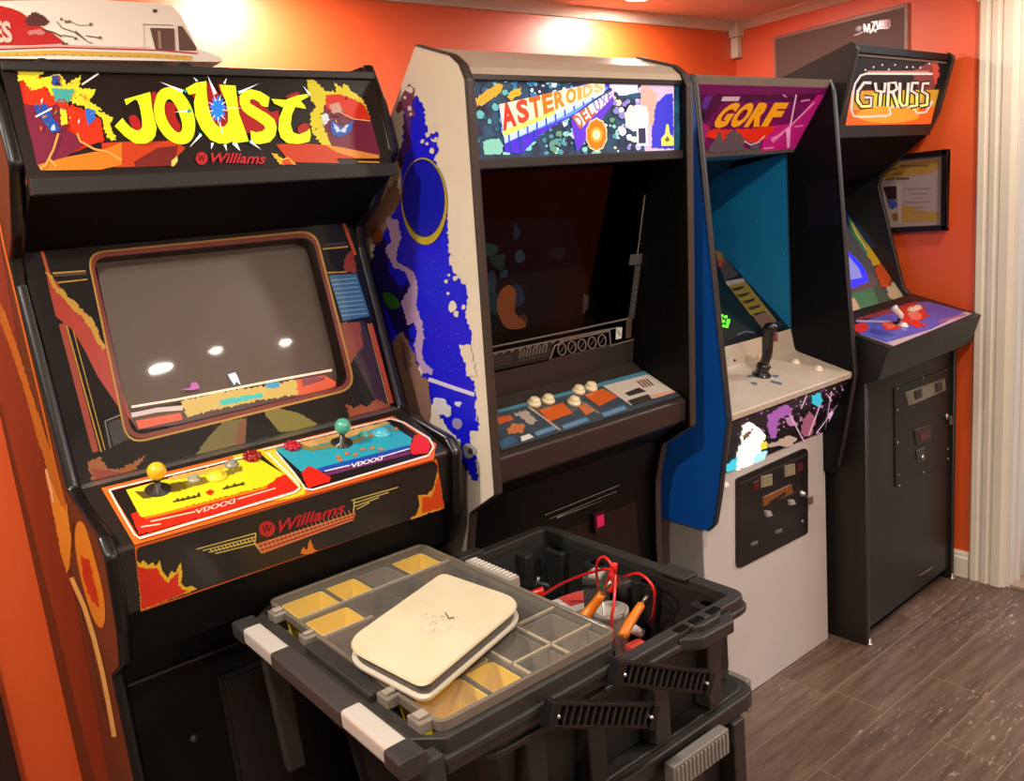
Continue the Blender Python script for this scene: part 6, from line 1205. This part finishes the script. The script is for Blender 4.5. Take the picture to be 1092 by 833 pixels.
    cups = [('storage_cup', .512, .592, 1.302, 1.385, YC, 'yellow cup with small red parts at the back left corner of the organizer'), ('storage_cup', .512, .592, 1.212, 1.286, YC, 'yellow cup in the second row of the organizer, by the hinge side'), ('storage_cup', .60, .66, 1.302, 1.385, YC, 'yellow cup in the back row of the organizer, second from the handle'),
            ('storage_cup', .668, .732, 1.302, 1.385, GC, 'grey cup in the back row of the organizer between two yellow cups'), ('storage_cup', .742, .812, 1.302, 1.385, YC, 'yellow cup at the back right corner of the organizer'),
            ('storage_cup', .508, .592, .870, .945, YC, 'yellow cup at the front left corner of the organizer'), ('storage_cup', .60, .652, .870, .945, YC, 'yellow cup in the front row of the organizer, second from the handle'), ('storage_cup', .508, .592, .950, .992, YC, 'small yellow cup half under the cream cover, front left'), ('storage_cup', .60, .652, .950, .992, YC, 'small yellow cup at the front edge of the cream cover'),
            ('storage_cup', .668, .732, .872, .990, GC, 'clear grey cup with dark screws at the front of the organizer'), ('storage_cup', .745, .812, .872, .990, GC, 'clear grey cup at the front right corner of the organizer')]
    for nm, a, b, c, d, m_, lb in cups:
        mb = MB(); t = .0025; zt = z1-.008; zb = z0+.005
        o1 = rect(a, b, c, d, .008, 3); o0 = rect(a+.006, b-.006, c+.006, d-.006, .008, 3); i1 = rect(a+t, b-t, c+t, d-t, .007, 3); i0 = rect(a+.010, b-.010, c+.010, d-.010, .006, 3); n = len(o1)
        vs = [(x, y, zb) for x, y in o0]+[(x, y, zt) for x, y in o1]+[(x, y, zt) for x, y in i1]+[(x, y, zb+.003) for x, y in i0]
        fs = [(k*n+i, k*n+(i+1) % n, (k+1)*n+(i+1) % n, (k+1)*n+i) for k in range(3) for i in range(n)]+[tuple(range(n)), tuple(3*n+i for i in range(n))]
        mb.faces(vs, fs, m_); rootmesh(mb, nm, lb, 'cup', ((a+b)/2, (c+d)/2, zb), 'cups in the parts organizer')
    rnd = random.Random(4)
    mb = MB()
    for _ in range(16):
        x = rnd.uniform(.528, .575); y = rnd.uniform(1.32, 1.365); mb.lathe((x, y, z0+.009+rnd.uniform(0, .006)), (rnd.uniform(-1, 1), rnd.uniform(-1, 1), .3), [(.004, 0), (.004, .003), (.0018, .003), (.0018, .012)], mat('#b0483c', rough=.4), 6)
    o = rootmesh(mb, 'small_parts', 'heap of small red screws in the back left yellow cup', 'screws', (.55, 1.34, z0+.008)); o['kind'] = 'stuff'
    mb = MB()
    for _ in range(26):
        x = rnd.uniform(.685, .715); y = rnd.uniform(.89, .97); mb.lathe((x, y, z0+.009+rnd.uniform(0, .006)), (rnd.uniform(-1, 1), rnd.uniform(-1, 1), .3), [(.004, 0), (.004, .003), (.0018, .003), (.0018, .014)], mat('#4a4a58', rough=.3, metal=.6), 6)
    o = rootmesh(mb, 'small_parts', 'heap of small dark screws in the front grey cup', 'screws', (.70, .93, z0+.008)); o['kind'] = 'stuff'
    # cream cover plate lying on the lid
    base = Vector((.63, 1.06, z1+.0095)); zt = z1+.036
    root = thing('plastic_cover', 'cream rounded plastic device cover lying on the clear organizer lid', 'cover', base)
    D = lambda *p: cz(360, 570, 3.62, *p); CR_ = mat('#cfc4a6', rough=.45, noise=(20, '#bfb392', .6), name='cream_plastic')
    outl = fillet(D((10, 425), (330, 590), (730, 255), (405, 145)), [16, 20, 14, 14], 8)
    top = [PZ_(zt).hit(x, y) for x, y in outl]; cen = sum(top, Vector())/len(top)
    sc = lambda s, z: [Vector((cen.x+(p.x-cen.x)*s, cen.y+(p.y-cen.y)*s, z)) for p in top]
    mb = MB(); L0 = sc(.985, zt-.005); L1 = sc(1, zt-.003); L2 = sc(.985, zt); n = len(top)
    mb.faces(L0+L1+L2, [(k*n+i, k*n+(i+1) % n, (k+1)*n+(i+1) % n, (k+1)*n+i) for k in range(2) for i in range(n)]+[tuple(range(n)), tuple(2*n+i for i in range(n))], CR_)
    TPp = PZ_(zt)
    for _ in range(26):
        x = rnd.gauss(395, 36); y = rnd.gauss(330, 20); mb.stroke(TPp, D((x, y), (x+rnd.uniform(-14, 14), y+rnd.uniform(-10, 10))), .5, '#8a806a', 1)
    mb.stroke(TPp, D((415, 300), (430, 325), (450, 320)), 1.2, '#4a4438', 2)
    mb.build('top_plate', root, merge=False)
    mb = MB(); mb.loft(sc(.95, z1+.0145), sc(.955, zt-.004), mat('#56534e', rough=.5)); mb.build('middle', root, label='dark grey side band')
    mb = MB(); A_ = sc(1.0, z1+.0095); B_ = sc(1.01, z1+.0155); mb.loft(A_, B_, mat('#cfc8b4', rough=.35)); mb.build('lower_rim', root, .001, label='pale lower rim')
    for px, py in ((500, 480), (100, 475), (185, 520)):
        p = PZ_(z1+.014).hit(*D((px, py))[0]); dirv = (cen-p); dirv.z = 0; dirv.normalize(); tdir = Vector((-dirv.y, dirv.x, 0)); mb = MB(); mb.obox(Vector((p.x, p.y, z1+.020))+dirv*.004, tdir*.012, dirv*.003, (0, 0, .006), CR_); mb.build('clip_tab', root, .001)
build_organizer()
